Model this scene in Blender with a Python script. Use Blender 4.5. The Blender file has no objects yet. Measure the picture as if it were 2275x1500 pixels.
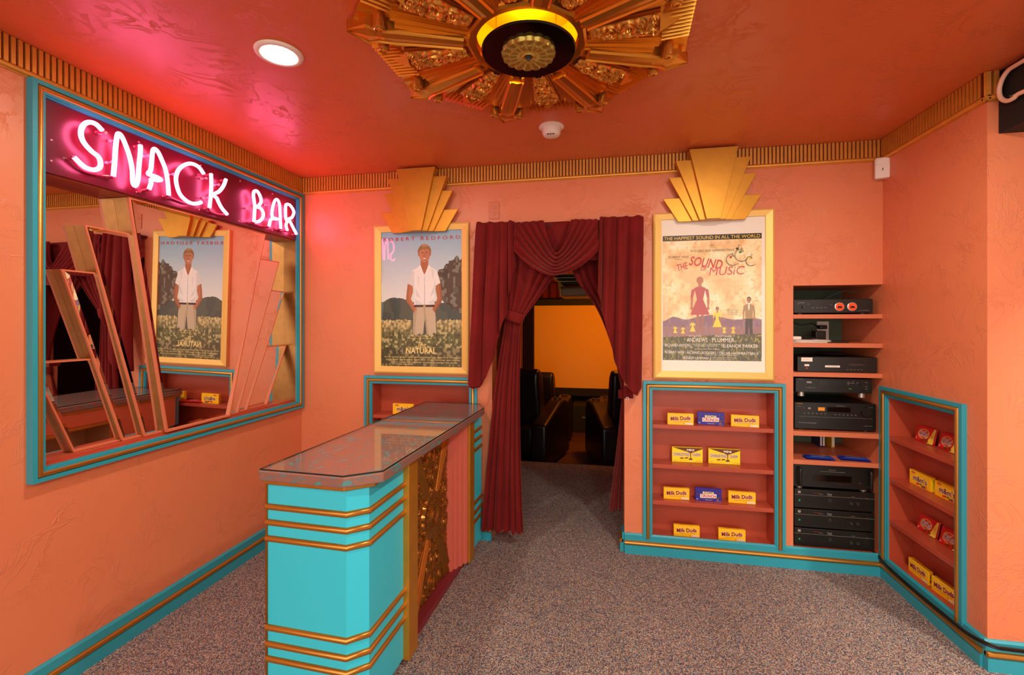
import bpy, math, random
import numpy as np
from mathutils import Vector, Matrix
sc = bpy.context.scene
col = sc.collection
PI = math.pi
R = math.radians

# ------------------------------------------------------------------ camera, world, exposure
cam_d = bpy.data.cameras.new('camera'); cam = bpy.data.objects.new('camera', cam_d); col.objects.link(cam)
cam_d.sensor_width = 36; cam_d.lens = 16.0; cam_d.shift_y = -0.01407
cam_d.clip_start = 0.02
cam.location = (0, 0, 1.414); cam.rotation_euler = (R(90), 0, R(10.8))
sc.camera = cam
w = bpy.data.worlds.new('world'); sc.world = w; w.use_nodes = True
w.node_tree.nodes['Background'].inputs[0].default_value = (1.0, 0.92, 0.80, 1)
w.node_tree.nodes['Background'].inputs[1].default_value = 1.8  # uniform warm fill, added; enters where the room is left open behind the camera
sc.view_settings.view_transform = 'Standard'; sc.view_settings.look = 'None'
sc.view_settings.exposure = 0.63; sc.view_settings.gamma = 1.0
sc.view_settings.use_curve_mapping = False

# room lights, real and added (the lamps inside their recessed fixtures, built further down)
def area(name, loc, size, power, color, rot=(0, 0, 0), spread=None):
    l = bpy.data.lights.new(name, 'AREA'); l.shape = 'DISK'; l.size = size; l.energy = power; l.color = color
    if spread: l.spread = spread
    o = bpy.data.objects.new(name, l); col.objects.link(o); o.location = loc; o.rotation_euler = rot
    return o
def point(name, loc, r, power, color):
    l = bpy.data.lights.new(name, 'POINT'); l.shadow_soft_size = r; l.energy = power; l.color = color
    o = bpy.data.objects.new(name, l); col.objects.link(o); o.location = loc
    return o
DOWN = [(-1.195, 1.535), (0.75, 1.36), (-0.75, -0.6), (0.7, -0.9), (-0.1, -2.0), (2.35, 0.82)]  # first is in view, last lights the alcove; those between are unseen, added fill
DOWNP = [9, 16, 3, 27, 33, 38]
for (x, y), p in zip(DOWN, DOWNP):
    area('downlight_lamp', (x, y, 2.425), 0.11, p, (1.0, 0.88, 0.70))
point('medallion_lamp', (-0.245, 1.59, 2.49), 0.03, 1.6, (1.0, 0.74, 0.05))
# fill lights added in the theatre, no fixtures: screen wash and overhead glow
area('theater_screen_fill', (0.3, 5.4, 2.0), 0.3, 36, (1.0, 0.27, 0.0), (R(62), 0, 0))
area('theater_ceiling_fill', (-0.2, 6.6, 2.06), 0.3, 2.2, (1.0, 0.3, 0.06))

# ------------------------------------------------------------------ materials
def lin(c):
    return c / 12.92 if c <= 0.04045 else ((c + 0.055) / 1.055) ** 2.4
def hexc(h):
    h = h.lstrip('#'); return tuple(lin(int(h[i:i + 2], 16) / 255) for i in (0, 2, 4)) + (1,)
def nmat(name):
    m = bpy.data.materials.new(name); m.use_nodes = True
    return m, m.node_tree, m.node_tree.nodes['Principled BSDF']
def mat(name, color, rough=0.5, metal=0.0, bump=None, spec=0.5, coat=0, sheen=0, var=0.0, vscale=8, emit=None, estr=0):
    m, nt, b = nmat(name)
    c = hexc(color) if isinstance(color, str) else color
    b.inputs['Base Color'].default_value = c
    b.inputs['Roughness'].default_value = rough
    b.inputs['Metallic'].default_value = metal
    b.inputs['Specular IOR Level'].default_value = spec
    if coat: b.inputs['Coat Weight'].default_value = coat; b.inputs['Coat Roughness'].default_value = 0.06
    if sheen: b.inputs['Sheen Weight'].default_value = sheen; b.inputs['Sheen Tint'].default_value = (1, .32, .26, 1); b.inputs['Sheen Roughness'].default_value = 0.35
    if emit: b.inputs['Emission Color'].default_value = emit; b.inputs['Emission Strength'].default_value = estr
    tc = nt.nodes.new('ShaderNodeTexCoord')
    if var:
        n = nt.nodes.new('ShaderNodeTexNoise'); n.inputs['Scale'].default_value = vscale; n.inputs['Detail'].default_value = 5
        nt.links.new(tc.outputs['Object'], n.inputs['Vector'])
        mr = nt.nodes.new('ShaderNodeMapRange'); mr.inputs['From Min'].default_value = .3; mr.inputs['From Max'].default_value = .7
        mr.inputs['To Min'].default_value = 1 - var; mr.inputs['To Max'].default_value = 1 + var
        nt.links.new(n.outputs['Fac'], mr.inputs['Value'])
        hs = nt.nodes.new('ShaderNodeHueSaturation'); hs.inputs['Color'].default_value = c
        nt.links.new(mr.outputs['Result'], hs.inputs['Value']); nt.links.new(hs.outputs['Color'], b.inputs['Base Color'])
    if bump:
        sca, st, dist = bump
        n = nt.nodes.new('ShaderNodeTexNoise'); n.inputs['Scale'].default_value = sca; n.inputs['Detail'].default_value = 4
        nt.links.new(tc.outputs['Object'], n.inputs['Vector'])
        bp = nt.nodes.new('ShaderNodeBump'); bp.inputs['Strength'].default_value = st; bp.inputs['Distance'].default_value = dist
        nt.links.new(n.outputs['Fac'], bp.inputs['Height']); nt.links.new(bp.outputs['Normal'], b.inputs['Normal'])
    return m

def plaster(name, color, rough, strength=0.5):
    """hand-trowelled paint: smooth with scattered curved ridges"""
    m, nt, b = nmat(name); L = nt.links.new
    b.inputs['Base Color'].default_value = hexc(color); b.inputs['Roughness'].default_value = rough
    b.inputs['Specular IOR Level'].default_value = 0.5
    tc = nt.nodes.new('ShaderNodeTexCoord')
    n1 = nt.nodes.new('ShaderNodeTexNoise'); n1.inputs['Scale'].default_value = 5.5; n1.inputs['Detail'].default_value = 7
    n1.inputs['Roughness'].default_value = .62; n1.inputs['Distortion'].default_value = 1.6
    L(tc.outputs['Object'], n1.inputs['Vector'])
    a = nt.nodes.new('ShaderNodeMath'); a.operation = 'SUBTRACT'; a.inputs[1].default_value = .5; L(n1.outputs['Fac'], a.inputs[0])
    a2 = nt.nodes.new('ShaderNodeMath'); a2.operation = 'ABSOLUTE'; L(a.outputs[0], a2.inputs[0])
    r = nt.nodes.new('ShaderNodeMapRange'); r.interpolation_type = 'SMOOTHSTEP'; r.inputs['From Max'].default_value = .032; r.inputs['To Min'].default_value = 1; r.inputs['To Max'].default_value = 0
    L(a2.outputs[0], r.inputs['Value'])
    n2 = nt.nodes.new('ShaderNodeTexNoise'); n2.inputs['Scale'].default_value = 4.5; n2.inputs['Detail'].default_value = 3
    L(tc.outputs['Object'], n2.inputs['Vector'])
    r2 = nt.nodes.new('ShaderNodeMapRange'); r2.inputs['From Min'].default_value = .42; r2.inputs['From Max'].default_value = .62
    L(n2.outputs['Fac'], r2.inputs['Value'])
    mu = nt.nodes.new('ShaderNodeMath'); mu.operation = 'MULTIPLY'; L(r.outputs[0], mu.inputs[0]); L(r2.outputs[0], mu.inputs[1])
    n3 = nt.nodes.new('ShaderNodeTexNoise'); n3.inputs['Scale'].default_value = 60; n3.inputs['Detail'].default_value = 3
    L(tc.outputs['Object'], n3.inputs['Vector'])
    m3 = nt.nodes.new('ShaderNodeMath'); m3.operation = 'MULTIPLY'; m3.inputs[1].default_value = .22; L(n3.outputs['Fac'], m3.inputs[0])
    n4 = nt.nodes.new('ShaderNodeMath'); n4.operation = 'MULTIPLY'; n4.inputs[1].default_value = 1.2; L(n2.outputs['Fac'], n4.inputs[0])
    s = nt.nodes.new('ShaderNodeMath'); L(mu.outputs[0], s.inputs[0]); L(m3.outputs[0], s.inputs[1])
    s2 = nt.nodes.new('ShaderNodeMath'); L(s.outputs[0], s2.inputs[0]); L(n4.outputs[0], s2.inputs[1])
    bp = nt.nodes.new('ShaderNodeBump'); bp.inputs['Strength'].default_value = strength; bp.inputs['Distance'].default_value = .004
    L(s2.outputs[0], bp.inputs['Height']); L(bp.outputs['Normal'], b.inputs['Normal'])
    return m

def carpet(name, cols, rough=1.0):
    m, nt, b = nmat(name); L = nt.links.new
    b.inputs['Roughness'].default_value = rough; b.inputs['Specular IOR Level'].default_value = .1
    tc = nt.nodes.new('ShaderNodeTexCoord')
    v = nt.nodes.new('ShaderNodeTexVoronoi'); v.inputs['Scale'].default_value = 290
    L(tc.outputs['Object'], v.inputs['Vector'])
    sep = nt.nodes.new('ShaderNodeSeparateColor'); L(v.outputs['Color'], sep.inputs['Color'])
    cr = nt.nodes.new('ShaderNodeValToRGB'); cr.color_ramp.interpolation = 'CONSTANT'
    e = cr.color_ramp.elements
    while len(e) < len(cols): e.new(0.5)
    for i, c in enumerate(cols): e[i].position = i / len(cols); e[i].color = hexc(c)
    L(sep.outputs[0], cr.inputs['Fac'])
    n = nt.nodes.new('ShaderNodeTexNoise'); n.inputs['Scale'].default_value = 1.3; n.inputs['Detail'].default_value = 4
    L(tc.outputs['Object'], n.inputs['Vector'])
    mr = nt.nodes.new('ShaderNodeMapRange'); mr.inputs['From Min'].default_value = .3; mr.inputs['From Max'].default_value = .7
    mr.inputs['To Min'].default_value = .88; mr.inputs['To Max'].default_value = 1.12; L(n.outputs['Fac'], mr.inputs['Value'])
    hs = nt.nodes.new('ShaderNodeHueSaturation'); L(cr.outputs['Color'], hs.inputs['Color']); L(mr.outputs['Result'], hs.inputs['Value'])
    L(hs.outputs['Color'], b.inputs['Base Color'])
    bp = nt.nodes.new('ShaderNodeBump'); bp.inputs['Strength'].default_value = .8; bp.inputs['Distance'].default_value = .004
    L(v.outputs['Distance'], bp.inputs['Height']); L(bp.outputs['Normal'], b.inputs['Normal'])
    return m

def patina(name):
    m, nt, b = nmat(name); L = nt.links.new
    b.inputs['Roughness'].default_value = .3
    tc = nt.nodes.new('ShaderNodeTexCoord')
    mp = nt.nodes.new('ShaderNodeMapping'); mp.inputs['Scale'].default_value = (1, .7, 1.6); L(tc.outputs['Object'], mp.inputs['Vector'])
    n = nt.nodes.new('ShaderNodeTexNoise'); n.inputs['Scale'].default_value = 26; n.inputs['Detail'].default_value = 10
    n.inputs['Roughness'].default_value = .68; n.inputs['Distortion'].default_value = .8; L(mp.outputs['Vector'], n.inputs['Vector'])
    cr = nt.nodes.new('ShaderNodeValToRGB'); e = cr.color_ramp.elements
    cs = [(0.0, '#2CA6AC'), (.37, '#4A9698'), (.43, '#766E6C'), (.50, '#8E665C'), (.60, '#96685A'), (1, '#766E6C')]
    while len(e) < len(cs): e.new(.5)
    for i, (p, c) in enumerate(cs): e[i].position = p; e[i].color = hexc(c)
    L(n.outputs['Fac'], cr.inputs['Fac']); L(cr.outputs['Color'], b.inputs['Base Color'])
    return m

def glass(name, tint=(1, 1, 1, 1), ior=1.5, rough=0.0):
    """thin clear pane: fresnel mirror over straight transmission"""
    m = bpy.data.materials.new(name); m.use_nodes = True; nt = m.node_tree; nt.nodes.clear(); L = nt.links.new
    o = nt.nodes.new('ShaderNodeOutputMaterial'); mx = nt.nodes.new('ShaderNodeMixShader')
    f = nt.nodes.new('ShaderNodeFresnel'); f.inputs['IOR'].default_value = ior
    t = nt.nodes.new('ShaderNodeBsdfTransparent'); t.inputs['Color'].default_value = tint
    g = nt.nodes.new('ShaderNodeBsdfGlossy'); g.inputs['Roughness'].default_value = rough
    ge = nt.nodes.new('ShaderNodeNewGeometry'); iv = nt.nodes.new('ShaderNodeMath'); iv.operation = 'SUBTRACT'; iv.inputs[0].default_value = 1
    L(ge.outputs['Backfacing'], iv.inputs[1]); mu = nt.nodes.new('ShaderNodeMath'); mu.operation = 'MULTIPLY'; L(iv.outputs[0], mu.inputs[0]); L(f.outputs[0], mu.inputs[1])
    L(mu.outputs[0], mx.inputs[0]); L(t.outputs[0], mx.inputs[1]); L(g.outputs[0], mx.inputs[2]); L(mx.outputs[0], o.inputs[0])
    return m

def attr_mat(name, rough=.6):
    m, nt, b = nmat(name)
    a = nt.nodes.new('ShaderNodeAttribute'); a.attribute_name = 'Col'
    nt.links.new(a.outputs['Color'], b.inputs['Base Color']); b.inputs['Roughness'].default_value = rough
    return m

def emis(name, color, strength):
    m = bpy.data.materials.new(name); m.use_nodes = True; nt = m.node_tree; nt.nodes.clear()
    o = nt.nodes.new('ShaderNodeOutputMaterial'); e = nt.nodes.new('ShaderNodeEmission')
    e.inputs[0].default_value = color; e.inputs[1].default_value = strength; nt.links.new(e.outputs[0], o.inputs[0])
    return m

M = {}
M['wall'] = plaster('salmon_plaster', '#DC8058', .40, .42)
M['ceiling'] = plaster('ceiling_plaster', '#D66A3A', .34, .4)
M['wall_flat'] = mat('salmon_paint', '#D07450', .42, bump=(40, .08, .002))
M['rust'] = mat('rust_paint', '#B34C34', .35, var=.04, bump=(30, .1, .002))
M['teal'] = mat('teal_paint', '#2E9CB2', .32, bump=(25, .1, .002))
M['teal_bright'] = mat('turquoise_paint', '#38D0EC', .35, bump=(12, .06, .002))
M['bead'] = mat('bronze_gold_paint', '#B98438', .33, .7, var=.06, bump=(35, .15, .002))
M['gold'] = mat('gold_paint', '#CC8E2E', .42, .62, var=.07, vscale=14, bump=(40, .1, .002))
M['frame_gold'] = mat('satin_brass', '#ECC068', .45, .25, bump=(120, .05, .001))
M['cornice'] = mat('fluted_bronze', '#DB9A40', .4, .45, var=.08, vscale=20)
M['groove'] = mat('cornice_ground', '#6E2810', .5)
M['bronze'] = mat('antique_bronze', '#A8722E', .3, .8, var=.12, vscale=30)
M['brass_light'] = mat('copper_brass_leaf', '#A8743E', .34, .75, var=.1, vscale=25)
M['medal'] = mat('medallion_gold', '#D89638', .30, .88, var=.03, vscale=6)
M['medal_floral'] = mat('medallion_floral_gold', '#DCA048', .27, .88)
M['well'] = mat('medallion_well_gold', '#E8B020', .4, .3)
M['rosette'] = mat('rosette_brass', '#C9B458', .3, .7)
M['black_gloss'] = mat('black_gloss', '#0C0806', .12, spec=.6)
M['black'] = mat('black_enamel', '#141210', .38)
M['black2'] = mat('black_plastic', '#1C1A19', .3)
M['black_flat'] = mat('matte_black', '#0B0A0A', .7)
M['grey'] = mat('dark_grey_metal', '#3A3836', .4, .3)
M['silver'] = mat('silver', '#BDB8B0', .3, .7)
M['white'] = mat('white_plastic', '#EFE4DA', .4)
M['paper'] = mat('white_paper', '#F2EADF', .6)
M['maroon'] = mat('maroon_paint', '#7C2630', .45)
M['coral'] = mat('coral_paint', '#CE6A58', .4)
M['velvet'] = mat('burgundy_velvet', '#6C1616', .8, sheen=.5, var=.16, vscale=6, bump=(260, .25, .001), spec=.15)
M['velvet_dark'] = mat('dark_red_velvet', '#5A1010', .9, var=.1)
M['leather'] = mat('black_leather', '#1A0F0C', .38, bump=(90, .2, .001))
M['carpet'] = carpet('carpet', ['#4C4E5E', '#B4927C', '#6C7E90', '#CCB49E', '#90625A', '#434A5E', '#ACACA8', '#806E66'])
M['carpet2'] = carpet('theater_carpet', ['#4A3634', '#624440', '#54403C', '#402C2C'])
M['patina'] = patina('patina_marbling')
M['glass'] = glass('clear_glass')
M['glass_edge'] = mat('glass_edge', '#0E2A28', .1)
m, nt, b = nmat('mirror_silver'); b.inputs['Base Color'].default_value = (.86, .86, .85, 1); b.inputs['Metallic'].default_value = 1; b.inputs['Roughness'].default_value = .0
M['mirror'] = m
M['neon'] = emis('lit_neon', (1.0, .13, .33, 1), 12.5)
M['neon_dim'] = mat('blackout_neon_tube', '#B0304A', .12, spec=.6)
M['neon_off'] = mat('unlit_neon_tube', '#F0BFA6', .2)
M['sign_black'] = mat('burgundy_black_acrylic', '#5A0822', .3, spec=.7)
M['clear'] = mat('clear_glass_support', '#E8A0B8', .1)
M['lamp_on'] = emis('lit_diffuser', (1.0, .97, .9, 1), 30)
M['screen'] = mat('projection_screen', '#EAC070', .8)
M['dark_wall'] = mat('dark_theater_wall', '#2A0E08', .8)
M['th_ceiling'] = mat('theater_ceiling', '#A8481E', .7)
M['slate'] = mat('grey_green_fabric', '#5A6654', .9, bump=(200, .3, .002))
M['red_glow'] = emis('tube_meter_glow', (1.0, .07, .02, 1), .75)
M['green_led'] = emis('green_led', (.02, .3, .1, 1), .6)
for k, c in dict(yellow='#FFC816', yellow2='#FFE41C', blue='#2D2BA0', red='#D21B1F', brown='#5A1E10', choc='#6B3A1C', white_ink='#F4EEE6',
                 red_ink='#C3201C', navy='#2A2468', cream='#F2DC8C', grey_ink='#8C8A86', pink_ink='#E8A0A8', orange='#E8941C', bblue='#1F6FD0',
                 pgold='#E2C46A', pred='#B8352A', pblack='#2A2018', pgreen='#5E5A28', yb='#F5CF4A', green='#3A8A2E', tan='#A8805A', text_dim='#A8A29A').items():
    M[k] = mat('print_' + k, c, .38)
M['foil_blue'] = mat('blue_foil_wrapper', '#2038B0', .25, .2)

# ------------------------------------------------------------------ mesh helpers
class Pl:
    """flat working plane: u to the right, v up, w out of the surface"""
    def __init__(s, o, u, v=(0, 0, 1)):
        s.o = Vector(o); s.u = Vector(u).normalized(); s.v = Vector(v).normalized(); s.n = s.u.cross(s.v)
    def p(s, a, b, c=0): return s.o + s.u * a + s.v * b + s.n * c
BACK = Pl((0, 2.9, 0), (1, 0, 0))
LEFT = Pl((-2.077, 0, 0), (0, 1, 0))
RIGHT = Pl((1.566, 0, 0), (0, -1, 0))

class MB:
    def __init__(s): s.v = []; s.f = []; s.m = []
    def add(s, vs, fs, mi=0):
        k = len(s.v); s.v += [tuple(v) for v in vs]; s.f += [tuple(i + k for i in f) for f in fs]; s.m += [mi] * len(fs); return s
    def box(s, x0, x1, y0, y1, z0, z1, mi=0):
        return s.add([(x0, y0, z0), (x1, y0, z0), (x1, y1, z0), (x0, y1, z0), (x0, y0, z1), (x1, y0, z1), (x1, y1, z1), (x0, y1, z1)],
                     [(0, 3, 2, 1), (4, 5, 6, 7), (0, 1, 5, 4), (1, 2, 6, 5), (2, 3, 7, 6), (3, 0, 4, 7)], mi)
    def pbox(s, pl, u0, u1, v0, v1, w0, w1, mi=0):
        return s.add([pl.p(u0, v0, w0), pl.p(u1, v0, w0), pl.p(u1, v0, w1), pl.p(u0, v0, w1), pl.p(u0, v1, w0), pl.p(u1, v1, w0), pl.p(u1, v1, w1), pl.p(u0, v1, w1)],
                     [(0, 1, 2, 3), (7, 6, 5, 4), (0, 4, 5, 1), (1, 5, 6, 2), (2, 6, 7, 3), (3, 7, 4, 0)], mi)
    def prism(s, poly, vec, mi=0, side=None):
        n = len(poly); vec = Vector(vec); a = [Vector(p) for p in poly]
        k = len(s.v); s.v += [tuple(p) for p in a] + [tuple(p + vec) for p in a]
        s.f.append(tuple(range(k + n - 1, k - 1, -1))); s.f.append(tuple(range(k + n, k + 2 * n))); s.m += [mi, mi]
        for i in range(n):
            j = (i + 1) % n; s.f.append((k + i, k + j, k + n + j, k + n + i)); s.m.append(mi if side is None else side)
        return s
    def pprism(s, pl, poly, w0, w1, mi=0, side=None):
        return s.prism([pl.p(a, b, w0) for a, b in poly], pl.n * (w1 - w0), mi, side)
    def flat(s, pl, poly, w, mi=0):
        return s.add([pl.p(a, b, w) for a, b in poly], [tuple(range(len(poly)))], mi)
    def ell(s, pl, cu, cv, ru, rv, w, mi=0, n=16, rot=0):
        return s.flat(pl, [(cu + ru * math.cos(t) * math.cos(rot) - rv * math.sin(t) * math.sin(rot), cv + ru * math.cos(t) * math.sin(rot) + rv * math.sin(t) * math.cos(rot)) for t in [2 * PI * i / n for i in range(n)]], w, mi)
    def tube(s, path, r, seg=10, closed=False, mi=0, cap=True):
        P = [Vector(p) for p in path]; n = len(P)
        d = [(P[(i + 1) % n] - P[i]).normalized() for i in range(n if closed else n - 1)]
        d0 = d[0]; up = Vector((0, 0, 1)) if abs(d0.z) < .9 else Vector((1, 0, 0))
        a = d0.cross(up).normalized(); b = a.cross(d0).normalized()
        ring = [P[0] + a * (r * math.cos(2 * PI * i / seg)) + b * (r * math.sin(2 * PI * i / seg)) for i in range(seg)]
        if closed:
            t = (d[-1] + d[0]).normalized(); ring = [q + d[0] * ((P[0] - q).dot(t) / max(d[0].dot(t), .2)) for q in ring]
        rings = [ring]
        for i in range(1, n + (1 if closed else 0)):
            dp = d[i - 1]; dn = d[i % len(d)] if (closed or i < n - 1) else dp
            t = (dp + dn)
            t = t.normalized() if t.length > 1e-4 else dp
            c = P[i % n]; k = max(dp.dot(t), .35)
            ring = [q + dp * ((c - q).dot(t) / k) for q in rings[-1]]
            rings.append(ring)
        k = len(s.v); m_ = len(rings) - (1 if closed else 0)
        for rg in rings[:m_]: s.v += [tuple(q) for q in rg]
        for i in range(m_ if closed else m_ - 1):
            i2 = (i + 1) % m_
            for j in range(seg):
                j2 = (j + 1) % seg; s.f.append((k + i * seg + j, k + i * seg + j2, k + i2 * seg + j2, k + i2 * seg + j)); s.m.append(mi)
        if not closed and cap:
            s.f.append(tuple(k + j for j in range(seg))); s.f.append(tuple(k + (m_ - 1) * seg + j for j in range(seg - 1, -1, -1))); s.m += [mi, mi]
        return s
    def lathe(s, prof, c, axis=(0, 0, 1), seg=24, mi=0):
        """prof: (radius, height along axis)"""
        ax = Vector(axis).normalized(); up = Vector((0, 0, 1)) if abs(ax.z) < .9 else Vector((1, 0, 0))
        a = ax.cross(up).normalized(); b = ax.cross(a); c = Vector(c); k = len(s.v)
        for (r_, h_) in prof:
            for i in range(seg):
                t = 2 * PI * i / seg; s.v.append(tuple(c + ax * h_ + a * (max(r_, 1e-5) * math.cos(t)) + b * (max(r_, 1e-5) * math.sin(t))))
        for j in range(len(prof) - 1):
            for i in range(seg):
                i2 = (i + 1) % seg; s.f.append((k + j * seg + i, k + (j + 1) * seg + i, k + (j + 1) * seg + i2, k + j * seg + i2)); s.m.append(mi)
        return s
    def grid(s, G, mi=0, closed_u=False):
        nu = len(G); nv = len(G[0]); k = len(s.v)
        for row in G: s.v += [tuple(p) for p in row]
        for i in range(nu if closed_u else nu - 1):
            for j in range(nv - 1):
                i2 = (i + 1) % nu; s.f.append((k + i * nv + j, k + i2 * nv + j, k + i2 * nv + j + 1, k + i * nv + j + 1)); s.m.append(mi)
        return s
    def text(s, txt, pl, cu, cv, w, h, off=.0006, mi=0, bold=0.0, shear=0.0, rot=0.0):
        vs, fs = text_mesh(txt, bold, shear); k = len(s.v)
        cr, sr = math.cos(rot), math.sin(rot)
        for (x, y) in vs:
            x2, y2 = x * w, y * h
            s.v.append(tuple(pl.p(cu + x2 * cr - y2 * sr, cv + x2 * sr + y2 * cr, off)))
        for f in fs: s.f.append(tuple(i + k for i in f)); s.m.append(mi)
        return s

_TC = {}
def text_mesh(txt, bold, shear):
    key = (txt, bold, shear)
    if key in _TC: return _TC[key]
    cu = bpy.data.curves.new('lettering', 'FONT'); cu.body = txt; cu.size = 1; cu.offset = bold; cu.shear = shear; cu.resolution_u = 3
    o = bpy.data.objects.new('lettering', cu); col.objects.link(o); bpy.context.view_layer.update()
    me = o.evaluated_get(bpy.context.evaluated_depsgraph_get()).to_mesh()
    a = np.array([v.co[:2] for v in me.vertices]); lo = a.min(0); hi = a.max(0)
    a = (a - (lo + hi) / 2) / np.maximum(hi - lo, 1e-6)
    r = ([tuple(p) for p in a], [tuple(p.vertices) for p in me.polygons])
    bpy.data.objects.remove(o); bpy.data.curves.remove(cu); _TC[key] = r
    return r

WL = {}
def obj(name, mb, mats, parent=None, local=False, smooth=False, bevel=0, solid=0, subsurf=0, kind=None, label=None, autos=None):
    me = bpy.data.meshes.new(name)
    off = Vector((0, 0, 0))
    if parent is not None and not local: off = WL.get(parent.name, Vector((0, 0, 0)))
    me.from_pydata([(v[0] - off.x, v[1] - off.y, v[2] - off.z) for v in mb.v], [], mb.f)
    if not isinstance(mats, (list, tuple)): mats = [mats]
    for m_ in mats: me.materials.append(M[m_] if isinstance(m_, str) else m_)
    if len(mats) > 1: me.polygons.foreach_set('material_index', mb.m)
    if smooth: me.polygons.foreach_set('use_smooth', [True] * len(me.polygons))
    me.update()
    o = bpy.data.objects.new(name, me); col.objects.link(o)
    if parent is not None: o.parent = parent; WL[o.name] = off
    if smooth == 'auto' or autos:
        try: me.set_sharp_from_angle(angle=R(autos or 40))
        except Exception: pass
    if bevel:
        b_ = o.modifiers.new('bevel', 'BEVEL'); b_.width = bevel; b_.segments = 3; b_.limit_method = 'ANGLE'; b_.angle_limit = R(40)
    if subsurf:
        b_ = o.modifiers.new('sub', 'SUBSURF'); b_.levels = b_.render_levels = subsurf
    if solid:
        b_ = o.modifiers.new('solid', 'SOLIDIFY'); b_.thickness = solid; b_.offset = 0
    if kind: o['kind'] = kind
    if label: o['label'] = label
    return o
def thing(name, label, cat, loc=(0, 0, 0), rotz=0, group=None):
    o = bpy.data.objects.new(name, None); o.empty_display_size = .05; col.objects.link(o)
    o.location = loc; o.rotation_euler = (0, 0, rotz); o['label'] = label; o['category'] = cat
    if group: o['group'] = group
    WL[o.name] = Vector(loc)
    return o
def tag(o, label, cat, group=None):
    o['label'] = label; o['category'] = cat
    if group: o['group'] = group
    return o
def struct(name, mb, mats, **k): return obj(name, mb, mats, kind='structure', **k)
def dup(root, loc, rotz, label, group=None):
    r = root.copy(); col.objects.link(r); r.location = loc; r.rotation_euler = (0, 0, rotz); r['label'] = label
    if group: r['group'] = group
    for ch in list(root.children):
        c = ch.copy(); col.objects.link(c); c.parent = r
        for g in list(ch.children):
            d = g.copy(); col.objects.link(d); d.parent = c
    return r
def curve(pts, n=8):
    """Catmull-Rom through pts"""
    P = [Vector(p) for p in pts]; P = [P[0] * 2 - P[1]] + P + [P[-1] * 2 - P[-2]]; out = []
    for i in range(1, len(P) - 2):
        for k in range(n):
            t = k / n
            out.append(.5 * ((2 * P[i]) + (P[i + 1] - P[i - 1]) * t + (2 * P[i - 1] - 5 * P[i] + 4 * P[i + 1] - P[i + 2]) * t * t + (3 * P[i] - P[i - 1] - 3 * P[i + 1] + P[i + 2]) * t ** 3))
    out.append(P[-2]); return out
def wallplate(pl, u0, u1, v0, v1, holes, thick, mb=None):
    """wall slab with rectangular holes; front at w=0"""
    mb = mb or MB()
    us = sorted({u0, u1, *[h for H in holes for h in H[:2]]}); vs = sorted({v0, v1, *[h for H in holes for h in H[2:]]})
    us = [u for u in us if u0 <= u <= u1]; vs = [v for v in vs if v0 <= v <= v1]
    for a, b in zip(us, us[1:]):
        for c, d in zip(vs, vs[1:]):
            mu, mv = (a + b) / 2, (c + d) / 2
            if any(H[0] < mu < H[1] and H[2] < mv < H[3] for H in holes): continue
            mb.flat(pl, [(a, c), (b, c), (b, d), (a, d)], 0); mb.flat(pl, [(a, d), (b, d), (b, c), (a, c)], -thick)
    def rim(a, b, c, d, s_):
        q = [(a, c), (b, c), (b, d), (a, d)]
        for i in range(4):
            (p, q1), (r_, s1) = q[i], q[(i + 1) % 4]
            mb.add([pl.p(p, q1, 0), pl.p(r_, s1, 0), pl.p(r_, s1, -thick), pl.p(p, q1, -thick)], [(0, 1, 2, 3) if s_ else (3, 2, 1, 0)])
    rim(u0, u1, v0, v1, False)
    for H in holes: rim(*H, True)
    return mb

# ------------------------------------------------------------------ room shell
Hc = 2.44
struct('floor', MB().box(-2.2, 4.2, -3.2, 4.61, -.1, 0), 'carpet')
# back wall with doorway and three niches
DOOR = (-.685, .156, -.05, 1.98)
struct('wall_back', wallplate(BACK, -2.077, 1.62, -.05, Hc, [DOOR, (-1.53, -.839, .1, 1.0), (.321, 1.007, .1, 1.006), (1.108, 1.59, .11, 1.632)], .13), 'wall')
struct('wall_left', wallplate(LEFT, -3.2, 3.03, 0, Hc, [(1.365, 2.835, .85, 2.27)], .12), 'wall')
struct('wall_right', wallplate(RIGHT, -3.45, -2.2005, 0, Hc, [(-2.844, -2.36, .1, 1.006)], .1), 'wall')
struct('wall_far_right', wallplate(Pl((0, 2.2, 0), (1, 0, 0)), 1.5665, 4.2, 0, Hc, [], .1), 'wall')
struct('wall_outer_right', wallplate(Pl((4.0, 0, 0), (0, -1, 0)), -2.2, 3.2, 0, Hc, [], .1), 'wall')
# ceiling with the opening for the medallion's lamp well
MC = (-.25, 1.594)
CE = Pl((0, 0, Hc), (1, 0, 0), (0, -1, 0))
struct('ceiling', wallplate(CE, -2.2, 4.2, -3.05, 3.2, [(MC[0] - .182, MC[0] + .182, -MC[1] - .182, -MC[1] + .182)], .12), 'ceiling')

# fluted cornice, one run per wall
def cornice(name, pl, u0, u1):
    mb = MB()
    mb.pbox(pl, u0, u1, 2.338, 2.44, 0, .012, 1)
    n = int((u1 - u0) / .0205); p = (u1 - u0) / n
    for i in range(n):
        a = u0 + i * p + .003; b = a + p * .62
        mb.pprism(pl, [(a, 2.342), (b, 2.342), (b, 2.438), (a, 2.438)], .012, .021, 0)
    q = [pl.p(u0, 2.334, .01), pl.p(u1, 2.334, .01)]
    mb.tube(q, .0105, 10, mi=0)
    mb.pbox(pl, u0, u1, 2.321, 2.332, 0, .007, 0)
    return struct(name, mb, ['cornice', 'groove'])
cornice('trim_1', BACK, -2.077, 1.566)
cornice('trim_2', LEFT, -3.1, 2.879)
cornice('trim_3', RIGHT, -2.879, -2.18)
cornice('trim_4', Pl((0, 2.2, 0), (1, 0, 0)), 1.545, 1.60)

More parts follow.
